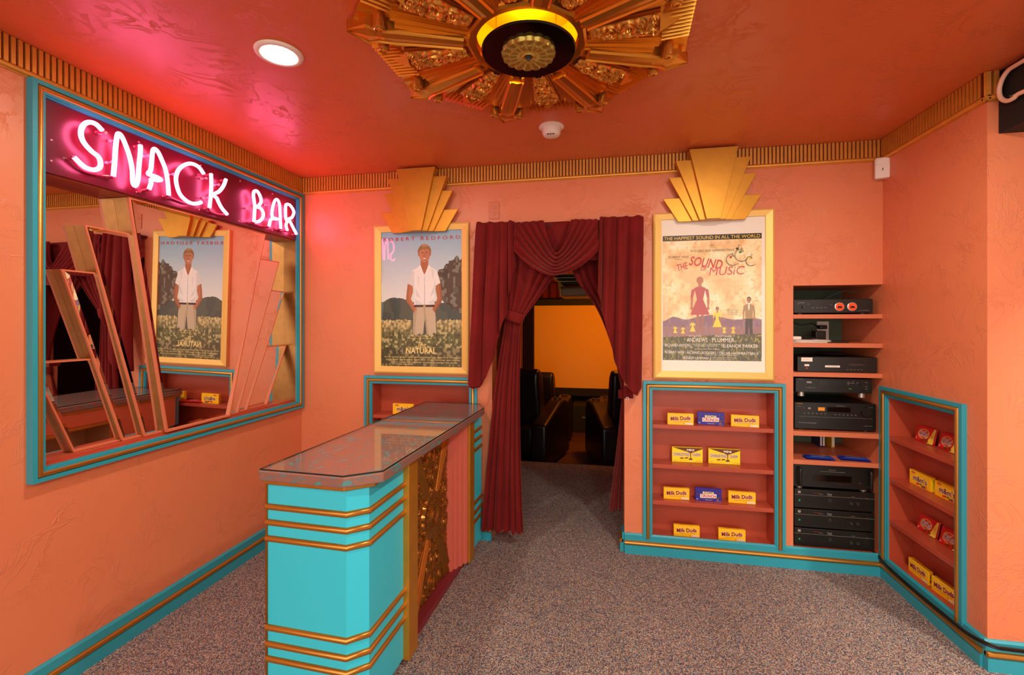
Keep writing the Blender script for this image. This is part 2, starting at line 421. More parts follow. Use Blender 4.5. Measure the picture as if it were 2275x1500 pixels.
# teal baseboard with a bronze bead
def baseboard(name, pl, u0, u1, returns=()):
    mb = MB()
    def run(pl, u0, u1):
        mb.pprism(Pl(pl.p(u0, 0, 0), pl.n, (0, 0, 1)), [(0, 0), (.026, 0), (.026, .05), (.014, .056), (.014, .112), (.006, .12), (0, .12)], 0, (u0 - u1), 0)
        mb.tube([pl.p(u0, .066, .018), pl.p(u1, .066, .018)], .0125, 10, mi=1)
    run(pl, u0, u1)
    for r in returns: run(*r)
    return struct(name, mb, ['teal', 'bead'], autos=35, smooth=True)
baseboard('baseboard_back_left', BACK, -2.05, -.685)
baseboard('baseboard_back_right', BACK, .156, 1.54, [(Pl((.156, 0, 0), (0, -1, 0)), -3.0, -2.9)])
baseboard('baseboard_left', LEFT, -3.1, 2.9)
baseboard('baseboard_right', RIGHT, -2.9, -2.2)
baseboard('baseboard_far_right', Pl((0, 2.2, 0), (1, 0, 0)), 1.55, 3.9)

# ------------------------------------------------------------------ niches with teal and gold surrounds
def surround(pl, u0, u1, v0, v1, parent, label_u=None, wd=.055, closed=False, k=1.0):
    """teal boards (outer and inner) with a half-round gold bead between, mitred"""
    mb = MB(); a, b = wd * .36, wd * .62
    def ring(o, i, w0, w1):
        bars = [[(u0 - o, v0 - (o if closed else 0)), (u0 - i, v0 - (i if closed else 0)), (u0 - i, v1 + i), (u0 - o, v1 + o)],
                [(u0 - o, v1 + o), (u0 - i, v1 + i), (u1 + i, v1 + i), (u1 + o, v1 + o)],
                [(u1 + o, v1 + o), (u1 + i, v1 + i), (u1 + i, v0 - (i if closed else 0)), (u1 + o, v0 - (o if closed else 0))]]
        if closed: bars.append([(u1 + o, v0 - o), (u1 + i, v0 - i), (u0 - i, v0 - i), (u0 - o, v0 - o)])
        for q in bars: mb.pprism(pl, q, w0, w1)
    ring(wd, 0, 0, .010 * k); ring(wd, wd * .68, .010 * k, .02 * k); ring(wd * .30, wd * .12, .010 * k, .016 * k)
    obj('surround_board', mb, 'teal', parent)
    m_ = wd * .48; r = wd * .19; w_ = .014 * k + .002
    path = [(u0 - m_, v0 - (m_ if closed else 0)), (u0 - m_, v1 + m_), (u1 + m_, v1 + m_), (u1 + m_, v0 - (m_ if closed else 0))]
    mb = MB().tube([pl.p(a_, b_, w_) for a_, b_ in path], r, 12, closed=closed)
    obj('bead_moulding', mb, 'bead', parent, smooth=True, autos=40)

def niche(name, label, pl, u0, u1, v0, v1, depth, shelves, th=.024, sf=0.0):
    c = pl.p((u0 + u1) / 2, v0, 0)
    t = thing(name, label, 'shelf unit', tuple(c))
    e = .001
    obj('back_panel', MB().pbox(pl, u0 - .01, u1 + .01, v0 - .01, v1 + .01, -depth - .01, -depth), 'rust', t)
    for a, b in ((u0 - .012, u0 + e), (u1 - e, u1 + .012)):
        obj('side_panel', MB().pbox(pl, a, b, v0, v1, -depth, -e), 'rust', t)
    obj('top_panel', MB().pbox(pl, u0, u1, v1 - e, v1 + .012, -depth, -e), 'rust', t)
    obj('bottom_panel', MB().pbox(pl, u0, u1, v0 - .012, v0 + e, -depth, -e), 'rust', t)
    for z in shelves:
        obj('shelf', MB().pbox(pl, u0 + .002, u1 - .002, z - th, z, -depth + .001, -sf), 'rust', t, bevel=.0015)
    surround(pl, u0, u1, v0, v1, t)
    return t
niche('display_niche', 'rust red candy shelves framed in teal and gold, under the white-mat poster', BACK, .321, 1.007, .1, 1.006, .124, [.794, .551, .328])
niche('display_niche', 'rust red shelves framed in teal and gold, behind the far counter end', BACK, -1.53, -.839, .1, 1.0, .124, [.785, .551, .328])
niche('display_niche', 'rust red candy shelves framed in teal and gold, in the right side wall', RIGHT, -2.844, -2.36, .1, 1.006, .118, [.794, .565, .336])

# ------------------------------------------------------------------ left wall: mirror niche with stepped mirrored fan
mt = thing('framed_mirror_niche', 'large recessed wall mirror in a teal and gold frame under the glowing sign', 'mirror', tuple(LEFT.p(2.1, .82, 0)))
surround(LEFT, 1.365, 2.835, .868, 2.272, mt, wd=.05, closed=True, k=1.5)
XM = -.093
mb = MB().pbox(LEFT, 1.365, 2.835, .85, 2.27, XM - .006, XM)
obj('back_mirror', mb, 'mirror', mt)
mb = MB(); mb.pbox(LEFT, 1.352, 1.366, .85, 2.27, -.11, -.001); obj('side_reveal', mb, 'wall_flat', mt)
mb = MB(); mb.pbox(LEFT, 2.834, 2.848, .85, 2.27, -.11, -.001); obj('side_reveal', mb, 'brass_light', mt)
mb = MB(); mb.pbox(LEFT, 1.365, 2.835, .85, .868, XM, .002)
mb.pbox(LEFT, 1.365, 2.835, .868, .876, XM, -.03); obj('sill', mb, 'rust', mt)
mb = MB(); mb.pbox(LEFT, 1.365, 2.835, 1.985, 2.0, XM, -.012); obj('soffit', mb, 'rust', mt)

def mirror_panel(c, ht, hb, zt, front, tilt, cb=None):
    """tapered box: brass sides, salmon rim, bevelled mirror face"""
    zb = .877; cb = c if cb is None else cb
    P = [(cb - hb, zb), (cb + hb, zb), (c + ht, zt), (c - ht, zt)]
    t = obj('fan_panel', MB().pprism(LEFT, P, XM + .0005, front, 0, 0), 'brass_light', mt)
    # salmon front rim
    def inset(P, d):
        (a, b, c_, d_) = [Vector(p) for p in P]; q = []
        pts = [a, b, c_, d_]
        for i in range(4):
            p0, p1, p2 = pts[i - 1], pts[i], pts[(i + 1) % 4]
            e1 = (p1 - p0).normalized(); e2 = (p2 - p1).normalized()
            n1 = Vector((-e1.y, e1.x)); n2 = Vector((-e2.y, e2.x))
            bis = (n1 + n2).normalized(); q.append(tuple(p1 + bis * (d / max(bis.dot(n1), .3))))
        return q
    I1 = inset(P, .008); I2 = inset(P, .024)
    mb = MB()
    for i in range(4):
        j = (i + 1) % 4; mb.pprism(LEFT, [P[i], P[j], I1[j], I1[i]], front, front + .014)
    r = obj('panel_rim', mb, 'wall_flat', t, local=False)
    def ww(v, f): return f + tilt * ((v - zb) / (zt - zb))
    mb = MB(); A = [LEFT.p(a, b, front + .0012) for a, b in I1]; A = [LEFT.p(a, b, ww(b, front + .0012)) for a, b in I1]; B = [LEFT.p(a, b, ww(b, front + .0022)) for a, b in I2]
    mb.add(A + B, [(0, 1, 5, 4), (1, 2, 6, 5), (2, 3, 7, 6), (3, 0, 4, 7), (4, 5, 6, 7)])
    obj('panel_mirror', mb, 'mirror', t)
mirror_panel(2.125, .43, .195, 1.983, -.022, .018, 2.075)
for s_ in (-1, 1):
    pass
# side panels stand behind the centre one and are narrower; each is its own tapered box
def side_panel(s_, ct_in, ct_out, cb_in, cb_out, zt, front):
    zb = .877
    ct = 2.125; cb = 2.075
    P = [(cb + s_ * cb_in, zb), (cb + s_ * cb_out, zb), (ct + s_ * ct_out, zt), (ct + s_ * ct_in, zt)]
    if s_ < 0: P = [P[1], P[0], P[3], P[2]]
    t = obj('fan_panel', MB().pprism(LEFT, P, XM + .0005, front), 'brass_light', mt)
    q = [Vector(p) for p in P]
    def ins(d):
        out = []
        for i in range(4):
            p0, p1, p2 = q[i - 1], q[i], q[(i + 1) % 4]
            e1 = (p1 - p0).normalized(); e2 = (p2 - p1).normalized(); n1 = Vector((-e1.y, e1.x)); n2 = Vector((-e2.y, e2.x))
            bis = (n1 + n2).normalized(); out.append(tuple(p1 + bis * (d / max(bis.dot(n1), .3))))
        return out
    I1 = ins(.007); I2 = ins(.021); mb = MB()
    for i in range(4):
        j = (i + 1) % 4; mb.pprism(LEFT, [P[i], P[j], I1[j], I1[i]], front, front + .010)
    obj('panel_rim', mb, 'wall_flat', t)
    def ww(v): return front + .002 + .014 * (v - .877)
    mb = MB(); A = [LEFT.p(a, b, ww(b) - .001) for a, b in I1]; B = [LEFT.p(a, b, ww(b)) for a, b in I2]
    mb.add(A + B, [(0, 1, 5, 4), (1, 2, 6, 5), (2, 3, 7, 6), (3, 0, 4, 7), (4, 5, 6, 7)])
    obj('panel_mirror', mb, 'mirror', t)
for s_ in (-1, 1):
    side_panel(s_, .355, .59, .185, .285, 1.825, -.044)
    side_panel(s_, .50, .665, .275, .372, 1.632, -.06)
    side_panel(s_, .485, .7585 if s_ < 0 else .705, .345, .56, 1.262, -.074)

# ------------------------------------------------------------------ the lit sign
ns = thing('neon_sign', 'glowing pink neon lettering on a dark burgundy panel above the big mirror', 'sign', tuple(LEFT.p(2.1, 2.0, 0)))
mb = MB().pbox(LEFT, 1.367, 2.833, 1.992, 2.2705, -.02, .004)
obj('backing_panel', mb, 'sign_black', ns)
NEON = {'S': [(1.545, 2.218), (1.519, 2.234), (1.492, 2.229), (1.472, 2.206), (1.465, 2.173), (1.474, 2.143), (1.501, 2.118), (1.529, 2.103), (1.538, 2.081), (1.534, 2.059), (1.513, 2.043), (1.483, 2.042), (1.461, 2.054), (1.441, 2.069)],
'N': [(1.589, 2.041), (1.594, 2.1), (1.599, 2.176), (1.605, 2.22), (1.612, 2.232), (1.625, 2.223), (1.643, 2.187), (1.659, 2.144), (1.669, 2.093), (1.671, 2.045), (1.677, 2.029), (1.686, 2.032), (1.695, 2.063), (1.7, 2.131), (1.706, 2.194), (1.705, 2.219)],
'A': [(1.746, 2.031), (1.755, 2.06), (1.758, 2.08), (1.785, 2.084), (1.803, 2.092), (1.784, 2.099), (1.752, 2.099), (1.742, 2.102), (1.753, 2.121), (1.758, 2.157), (1.762, 2.204), (1.768, 2.223), (1.778, 2.226), (1.792, 2.215), (1.809, 2.186), (1.826, 2.151), (1.837, 2.102), (1.844, 2.03)],
'C': [(2.041, 2.197), (2.011, 2.222), (1.968, 2.225), (1.926, 2.203), (1.895, 2.168), (1.882, 2.128), (1.887, 2.087), (1.905, 2.05), (1.939, 2.029), (1.975, 2.024), (2.011, 2.035), (2.026, 2.045)],
'K': [(2.087, 2.212), (2.089, 2.154), (2.085, 2.093), (2.077, 2.027)],
'K2': [(2.186, 2.213), (2.168, 2.17), (2.139, 2.132), (2.103, 2.105), (2.125, 2.091), (2.135, 2.074), (2.159, 2.045), (2.195, 2.02)],
'B': [(2.395, 2.022), (2.401, 2.114), (2.391, 2.177), (2.397, 2.205), (2.42, 2.214), (2.445, 2.192), (2.454, 2.161), (2.435, 2.131), (2.413, 2.118), (2.45, 2.117), (2.472, 2.094), (2.466, 2.062), (2.435, 2.034), (2.407, 2.025)],
'A2': [(2.522, 2.022), (2.541, 2.071), (2.599, 2.086), (2.552, 2.09), (2.554, 2.144), (2.574, 2.196), (2.597, 2.21), (2.617, 2.184), (2.624, 2.106), (2.629, 2.029)],
'R': [(2.693, 2.03), (2.681, 2.07), (2.715, 2.114), (2.681, 2.1), (2.676, 2.183), (2.691, 2.204), (2.725, 2.203), (2.759, 2.17), (2.74, 2.128), (2.713, 2.11), (2.74, 2.074), (2.786, 2.024)]}
for k, p in NEON.items():
    path = curve([LEFT.p(a, b, .042) for a, b in p], 6)
    t = obj('letter_tube', MB().tube(path, .0088, 12), 'neon', ns, smooth=True, label='lit letter %s of the sign' % k[0])
    a, b = p[0], p[-1]
    for q in (a, b):
        obj('tube_end', MB().tube([LEFT.p(q[0], q[1], .043), LEFT.p(q[0] + .004, q[1] - .002, .03), LEFT.p(q[0] + .004, q[1] - .002, .004)], .0062, 8), 'neon_dim', t, smooth=True)
for (a, b) in (((1.441, 2.069), (1.589, 2.041)), ((1.705, 2.219), (1.746, 2.031)), ((1.844, 2.03), (2.026, 2.045)), ((2.077, 2.027), (2.195, 2.02)), ((2.395, 2.022), (2.522, 2.022)), ((2.629, 2.029), (2.693, 2.03))):
    p = [LEFT.p(a[0], a[1], .03), LEFT.p(a[0] * .7 + b[0] * .3, min(a[1], b[1]) - .004, .016), LEFT.p(a[0] * .3 + b[0] * .7, min(a[1], b[1]) - .006, .016), LEFT.p(b[0], b[1], .03)]
    obj('blackout_tube', MB().tube(curve(p, 5), .0055, 8), 'neon_dim', ns, smooth=True)
for (u, v) in [(1.585, 2.10), (1.60, 2.2), (1.56, 2.215), (1.745, 2.185), (1.87, 2.14), (2.06, 2.18), (2.072, 2.08), (2.375, 2.10), (2.53, 2.16), (2.72, 2.12), (2.14, 2.17)]:
    m_ = MB().lathe([(.0, 0), (.006, 0), (.006, .01), (.003, .013), (.003, .03), (.007, .034), (.007, .038), (0, .038)], LEFT.p(u, v, .004), LEFT.n, 10)
    obj('tube_support', m_, 'clear', ns, smooth=True, autos=40)
for (u, v) in [(1.39, 2.12), (1.39, 2.04), (1.72, 2.013), (1.73, 2.245), (2.05, 2.013), (2.06, 2.25), (2.32, 2.013), (2.33, 2.25), (2.6, 2.015), (2.6, 2.25), (2.8, 2.12)]:
    obj('screw', MB().lathe([(0, .003), (.0035, .002), (.004, 0)], LEFT.p(u, v, .004), LEFT.n, 8), 'clear', ns)

# unlit neon sign box, upper right
ub = thing('neon_sign', 'dark sign box with an unlit pinkish neon tube, hung at the ceiling top right', 'sign', (1.9, 1.6, 2.19))
obj('sign_box', MB().box(1.604, 2.2, -.6, 2.198, 2.188, 2.4395), 'black_flat', ub, label='dark brown box')
UP = [(1.5, 2.30), (1.8, 2.42), (2.03, 2.412), (2.098, 2.412), (2.126, 2.411), (2.149, 2.397), (2.164, 2.376), (2.17, 2.35), (2.164, 2.321), (2.146, 2.3), (2.126, 2.29), (2.104, 2.289), (2.06, 2.293), (1.85, 2.25)]
obj('letter_tube', MB().tube(curve([(1.585, a, b) for a, b in UP], 6), .0085, 12), 'neon_off', ub, smooth=True)
obj('tube_support', MB().lathe([(0, 0), (.006, 0), (.006, .01), (.003, .012), (.003, .02)], (1.604, 2.12, 2.305), (-1, 0, 0), 8), 'silver', ub)

# ------------------------------------------------------------------ ceiling fixtures
for i, (x, y) in enumerate(DOWN):  # fixtures near and behind the camera are invented housings for the fill lamps
    lab = ['round white recessed ceiling light, lit, left of the gold medallion', 'added recessed ceiling light, unseen fill near the camera on the right', 'added recessed ceiling light, unseen fill behind the camera on the left',
           'added recessed ceiling light, unseen fill behind the camera on the right', 'added recessed ceiling light, unseen fill farthest behind the camera', 'recessed ceiling light in the right alcove'][i]
    t = thing('recessed_downlight', lab, 'ceiling light', (x, y, Hc), group='recessed ceiling lights')
    obj('trim_ring', MB().lathe([(.058, .002), (.060, -.007), (.072, -.009), (.084, -.006), (.086, 0)], (x, y, Hc), seg=40), 'white', t, smooth=True)
    obj('diffuser', MB().lathe([(0, -.004), (.06, -.004)], (x, y, Hc), seg=40), 'lamp_on', t)
t = thing('smoke_detector', 'white smoke detector on the ceiling beyond the medallion', 'smoke detector', (-.243, 2.37, Hc))
obj('base', MB().lathe([(.0, 0), (.064, 0), (.066, -.006), (.058, -.012), (.048, -.014)], (-.243, 2.37, Hc), seg=36), 'white', t, smooth=True, autos=50)
obj('housing', MB().lathe([(.048, -.012), (.049, -.02), (.048, -.034), (.042, -.048), (.03, -.052), (0, -.052)], (-.243, 2.37, Hc), seg=36), 'white', t, smooth=True, autos=50)
mb = MB()
for k in range(3): mb.box(-.262 + k * .014, -.253 + k * .014, 2.335, 2.34, Hc - .0535, Hc - .05)
obj('test_window', mb, 'black', t)
t = thing('motion_sensor', 'white motion sensor in the right back corner under the cornice', 'sensor', (1.545, 2.875, 2.27))
cpl = Pl((1.566 - .045, 2.9 - .045, 0), (1, -1, 0))
cpl = Pl((1.545, 2.868, 0), (1, -.35, 0))
mb = MB().pprism(cpl, [(-.032, 2.215), (.032, 2.215), (.034, 2.222), (.034, 2.322), (.028, 2.33), (-.028, 2.33), (-.034, 2.322), (-.034, 2.222)], -.02, .022)
obj('housing', mb, 'white', t, bevel=.005)
obj('lens', MB().pprism(cpl, [(-.027, 2.288), (.027, 2.288), (.025, 2.322), (-.025, 2.322)], .022, .026), 'paper', t, bevel=.002)
obj('indicator', MB().pbox(cpl, -.002, .002, 2.256, 2.27, .022, .0235), 'black', t)
def outlet(label, pl, u, v):
    t = thing('outlet_cover', label, 'outlet', tuple(pl.p(u, v, 0)))
    obj('plate', MB().pbox(pl, u - .035, u + .035, v - .056, v + .056, 0, .006), 'wall_flat', t, bevel=.002)
    for s_ in (-1, 1):
        r_ = obj('receptacle', MB().pprism(pl, [(u + .016 * math.cos(a), v + s_ * .02 + .0155 * math.sin(a)) for a in [2 * PI * i / 20 for i in range(20)]], .006, .0085), 'wall_flat', t)
        mb = MB()
        for q in (-.006, .006): mb.pbox(pl, u + q - .0009, u + q + .0009, v + s_ * .02 + .001, v + s_ * .02 + .008, .0085, .0089)
        mb.ell(pl, u, v + s_ * .02 - .006, .0022, .0022, .0089, n=8)
        obj('slots', mb, 'black', r_)
outlet('salmon painted wall outlet above the red doorway curtains', BACK, -.672, 2.15)
outlet('salmon painted outlet plate at the far left edge of the left wall', LEFT, 1.165, 1.24)

# ------------------------------------------------------------------ gold ceiling medallion
med = thing('ceiling_medallion', 'large eight-sided gold sunburst medallion on the ceiling', 'medallion', (MC[0], MC[1], Hc))
def MP(ang):
    a = R(ang); u = Vector((math.cos(a), math.sin(a), 0)); return lambda r, t, d: Vector((MC[0], MC[1], Hc - d)) + u * r + Vector((-u.y, u.x, 0)) * t
PH = 19.5
RB = .600
# base plate (octagon with a round hole) and well
mb = MB(); outer = []; inner = []
for k in range(64):
    a = k * 360 / 64; rel = ((a - 0) % 45) - 22.5; rr = RB * math.cos(R(22.5)) / math.cos(R(rel))
    f = MP(PH + a); outer.append(f(rr, 0, 0)); inner.append(f(.178, 0, 0))
lo = [Vector((p.x, p.y, Hc - .012)) for p in outer]; li = [Vector((p.x, p.y, Hc - .012)) for p in inner]
V = outer + lo + inner + li; F = []
for i in range(64):
    j = (i + 1) % 64; F += [(i, 64 + i, 64 + j, j), (64 + i, 192 + i, 192 + j, 64 + j), (192 + i, 128 + i, 128 + j, 192 + j)]
mb.add(V, F); obj('base_plate', mb, 'medal', med)
obj('lamp_well', MB().lathe([(.178, -.012), (.178, .10), (0, .10)], (MC[0], MC[1], Hc), seg=48), 'well', med, smooth=True, autos=40, label='bright yellow gold lamp well')
# octagonal collar round the well
mb = MB(); A = []; B = []; C_ = []; D_ = []
for k in range(64):
    a = k * 360 / 64; rel = (a % 45) - 22.5; c_ = math.cos(R(22.5)) / math.cos(R(rel)); f = MP(PH + a)
    A.append(f(.230 * c_, 0, .012)); B.append(f(.226 * c_, 0, .036)); C_.append(f(.216 * c_, 0, .040)); D_.append(f(.180, 0, .037))
mb.grid([A, B, C_, D_] and [[A[i], B[i], C_[i], D_[i]] for i in range(64)], closed_u=True)
obj('octagonal_collar', mb, 'medal', med)

def relief(P, L, W, feats, nl, nw, base, wf):
    """height-field strip; P(l, w, d) -> point; feats: (l, w, radius, kind)"""
    G = []
    for i in range(nl + 1):
        l = L * i / nl; row = []
        for j in range(nw + 1):
            s = -1 + 2 * j / nw; w_ = s * wf(l); h = 0
            for (fl, fw, fr, kd) in feats:
                dx, dy = l - fl, w_ - fw; d = math.hypot(dx, dy) / fr
                if d < 1.25:
                    an = math.atan2(dy, dx)
                    if kd == 'rose': q = (.55 + .45 * math.cos(d * 13 + 1.6 * math.sin(an * 3 + d * 4))) * (1.1 - .45 * d) * (1 if d < 1 else max(0, 1 - (d - 1) / .15))
                    elif kd == 'star': q = max(0, 1 - d) ** .4 * (.45 + .55 * abs(math.cos(2.5 * an))) if d > .18 else 1.0
                    elif kd == 'leaf': q = max(0, 1 - d) ** .5 * (.5 + .5 * abs(math.cos(4 * an + 3 * d)))
                    else: q = max(0, 1 - d * d)
                    h = max(h, q)
            edge = min(1, (1 - abs(s)) / .06)
            row.append(P(l, w_, base + .0155 * h * edge))
        G.append(row)
    return MB().grid(G)

for k in range(8):
    fa = MP(PH + 45 * k + 22.5)      # sector axis (middle of a flat side)
    fr = MP(PH + 45 * k)             # rib axis (vertex)
    ap = RB * math.cos(R(22.5))      # apothem
    # fluted outer edge
    mb = MB()
    for i in range(-5, 6):
        t0 = i * .0195
        q = [fa(.46, t0 - .008, .012), fa(.46, t0, .034), fa(.46, t0 + .008, .012)]; e = [fa(ap - .002, t0 - .008, .012), fa(ap - .002, t0, .030), fa(ap - .002, t0 + .008, .012)]
        mb.add(q + e, [(0, 1, 4, 3), (1, 2, 5, 4), (0, 2, 1), (3, 4, 5)])
    for s_ in (-1, 1):
        for j, (ta, tb, d) in enumerate([(.108, .142, .018), (.142, .178, .026), (.178, .215, .034)]):
            q = [fa(.46, s_ * ta, .012), fa(.46, s_ * tb, .012), fa(ap - .002, s_ * tb * 1.04, .012), fa(ap - .002, s_ * ta * 1.04, .012)]
            if s_ > 0: q = q[::-1]
            mb.prism(q, (0, 0, -(d - .012)))
    obj('fluted_edge', mb, 'medal', med)
    # stepped pleats
    for s_ in (-1, 1):
        mb = MB()
        for j, (a0, a1, d, r1) in enumerate([(8.0, 10.6, .020, .505), (10.6, 12.8, .029, .487), (12.8, 14.8, .038, .470), (14.8, 17.5, .047, .455)]):
            def pt(r, a, dd): return fa(r * math.cos(R(a)), s_ * r * math.sin(R(a)), dd)
            q = [pt(.205, a0, .012), pt(.205, a1, .012), pt(r1, a1, .012), pt(r1, a0, .012)]
            if s_ > 0: q = q[::-1]
            mb.prism(q, (0, 0, -(d - .012)))
            q = [pt(.205, a1 - .45, d), pt(.205, a1, d), pt(r1, a1, d), pt(r1, a1 - .45, d)]
            if s_ > 0: q = q[::-1]
            mb.prism(q, (0, 0, -.0035))
        obj('stepped_pleats', mb, 'medal', med)
    # floral band and pointed end
    wf = lambda l: .030 + .125 * l
    feats = [(.022, 0, .026, 'star'), (.066, .003, .032, 'rose'), (.125, 0, .041, 'rose'), (.178, .016, .036, 'leaf'), (.180, -.018, .034, 'leaf'), (.098, .026, .012, 'b'), (.096, -.026, .012, 'b'),
             (.205, .0, .020, 'rose'), (.045, .022, .012, 'b'), (.045, -.020, .012, 'b'), (.155, .034, .013, 'b'), (.155, -.034, .013, 'b'), (.208, .032, .014, 'rose'), (.208, -.032, .014, 'rose')]
    o = relief(lambda l, w_, d: fa(.222 + l, w_, d), .225, 0, feats, 84, 36, .036, wf)
    n = len(o.v)
    # skirt closing the band down to the plate
    ring = [fa(.222, -wf(0), .036), fa(.222, wf(0), .036), fa(.447, wf(.225), .036), fa(.447, -wf(.225), .036)]
    o.add(ring + [Vector((p.x, p.y, Hc - .012)) for p in ring], [(0, 1, 5, 4), (1, 2, 6, 5), (2, 3, 7, 6), (3, 0, 4, 7)])
    obj('floral_band', o, 'medal_floral', med, smooth=True, autos=50, label='raised band of roses and leaves')
    mb = MB(); w2 = wf(.225)
    b_ = [fa(.447, -w2, .012), fa(.447, w2, .012), fa(.545, 0, .012)]; tp = fa(.449, 0, .062)
    mb.add(b_ + [tp], [(0, 2, 3), (2, 1, 3), (1, 0, 3), (0, 1, 2)])
    obj('pyramid_point', mb, 'medal', med)
    # ribs
    prof = [(.224, .030), (.45, .036), (.49, .034), (.515, .038), (.545, .054), (.613, .0006)]
    G = []
    for (r, hw) in prof:
        d = .064 if r < .5 else (.062 if r < .6 else .052)
        G.append([fr(r, -hw, .012), fr(r, -hw, d - .007), fr(r, -hw * .84, d), fr(r, -hw * .72, d - .006), fr(r, 0, d - .002), fr(r, hw * .72, d - .006), fr(r, hw * .84, d), fr(r, hw, d - .007), fr(r, hw, .012)])
    mb = MB().grid(G); mb.add(G[0], [tuple(range(9))[::-1]])
    rib = obj('rib', mb, 'medal', med)
    for s_ in (-1, 1):
        c = fr(.500, s_ * .058, 0)
        mb = MB().lathe([(.0185, .0), (.0205, -.045), (.020, -.070), (.0175, -.072), (.0, -.072)], (c.x, c.y, Hc), seg=20)
        sp = [(c.x + (.004 + .011 * i / 24) * math.cos(i * .45), c.y + (.004 + .011 * i / 24) * math.sin(i * .45), Hc - .073) for i in range(25)]
        mb.tube(sp, .0016, 5)
        obj('scroll', mb, 'medal_floral', rib, smooth=True, autos=40)
# hanging disc
DC = (MC[0] + .004, MC[1] + .008)
dz = .060
obj('lamp_disc', MB().lathe([(0, -dz + .006), (.164, -dz + .006), (.1675, -dz + .003), (.1675, -dz), (.164, -dz - .003), (0, -dz - .003)], (DC[0], DC[1], Hc), seg=64), 'black_gloss', med, smooth=True, autos=30, label='glossy black disc')
for k in range(3):
    a = R(90 + 120 * k)
    obj('hanger', MB().tube([(DC[0] + .12 * math.cos(a), DC[1] + .12 * math.sin(a), Hc - dz), (DC[0] + .12 * math.cos(a), DC[1] + .12 * math.sin(a), Hc + .09)], .003, 6), 'medal', med)
G = []
for i in range(128):
    th = 2 * PI * i / 128; pet = abs(math.sin(8 * th)); row = []
    for j in range(30):
        r_ = j / 29; rad = .097 * r_ * (1 - .045 * (1 - pet) * (r_ > .8) * (r_ - .8) / .2)
        z = .010 + .005 * (pet ** .5) * r_ + (.004 if r_ < .28 else 0) + (.004 * math.cos(r_ * 60) if r_ < .36 else 0) + (.004 * abs(math.sin(16 * th)) if .34 < r_ < .42 else 0) + (.004 if .42 < r_ < .66 + .06 * abs(math.sin(8 * th + PI / 2)) else 0)
        if r_ > .97: z = 0
        row.append((DC[0] + rad * math.cos(th), DC[1] + rad * math.sin(th), Hc - dz - .003 - z))
    G.append(row)
obj('rosette', MB().grid(G, closed_u=True), 'rosette', med, smooth=True, autos=50, label='pale brass petalled rosette')
obj('finial', MB().lathe([(.013, -.010), (.012, -.024), (.006, -.027), (.005, -.031), (0, -.033)], (DC[0], DC[1], Hc - dz + .0), seg=20), 'grey', med, smooth=True, autos=40)

# ------------------------------------------------------------------ gold fans above the posters
def crown(cx, label):
    t = thing('fan_ornament', label, 'wall ornament', (cx, 2.9, 2.02))
    # (top in, top out, top z, bottom in, bottom out, front depth)
    B_ = [(.0, .1335, 2.428, .0, .039, .100), (.118, .2066, 2.372, .034, .072, .078), (.150, .2415, 2.281, .066, .107, .060), (.175, .2737, 2.160, .100, .186, .045)]
    for j, (ti, to, zt, bi, bo, d) in enumerate(B_):
        for s_ in ((1,) if j == 0 else (-1, 1)):
            if j == 0: P = [(cx - bo, 2.019), (cx + bo, 2.019), (cx + to, zt), (cx - to, zt)]
            else:
                zi = zt
                P = [(cx + s_ * bi, 2.019), (cx + s_ * bo, 2.019), (cx + s_ * to, zt), (cx + s_ * ti, zi)]
                if s_ < 0: P = P[::-1]
            obj('fan_blade', MB().pprism(BACK, P, .0315 if j else .0315, d), 'gold', t, bevel=.0015)
    return t
crown(.652, 'gold art deco fan ornament above the poster with the white mat')
crown(-1.177, 'gold art deco fan ornament above the wheat field poster')

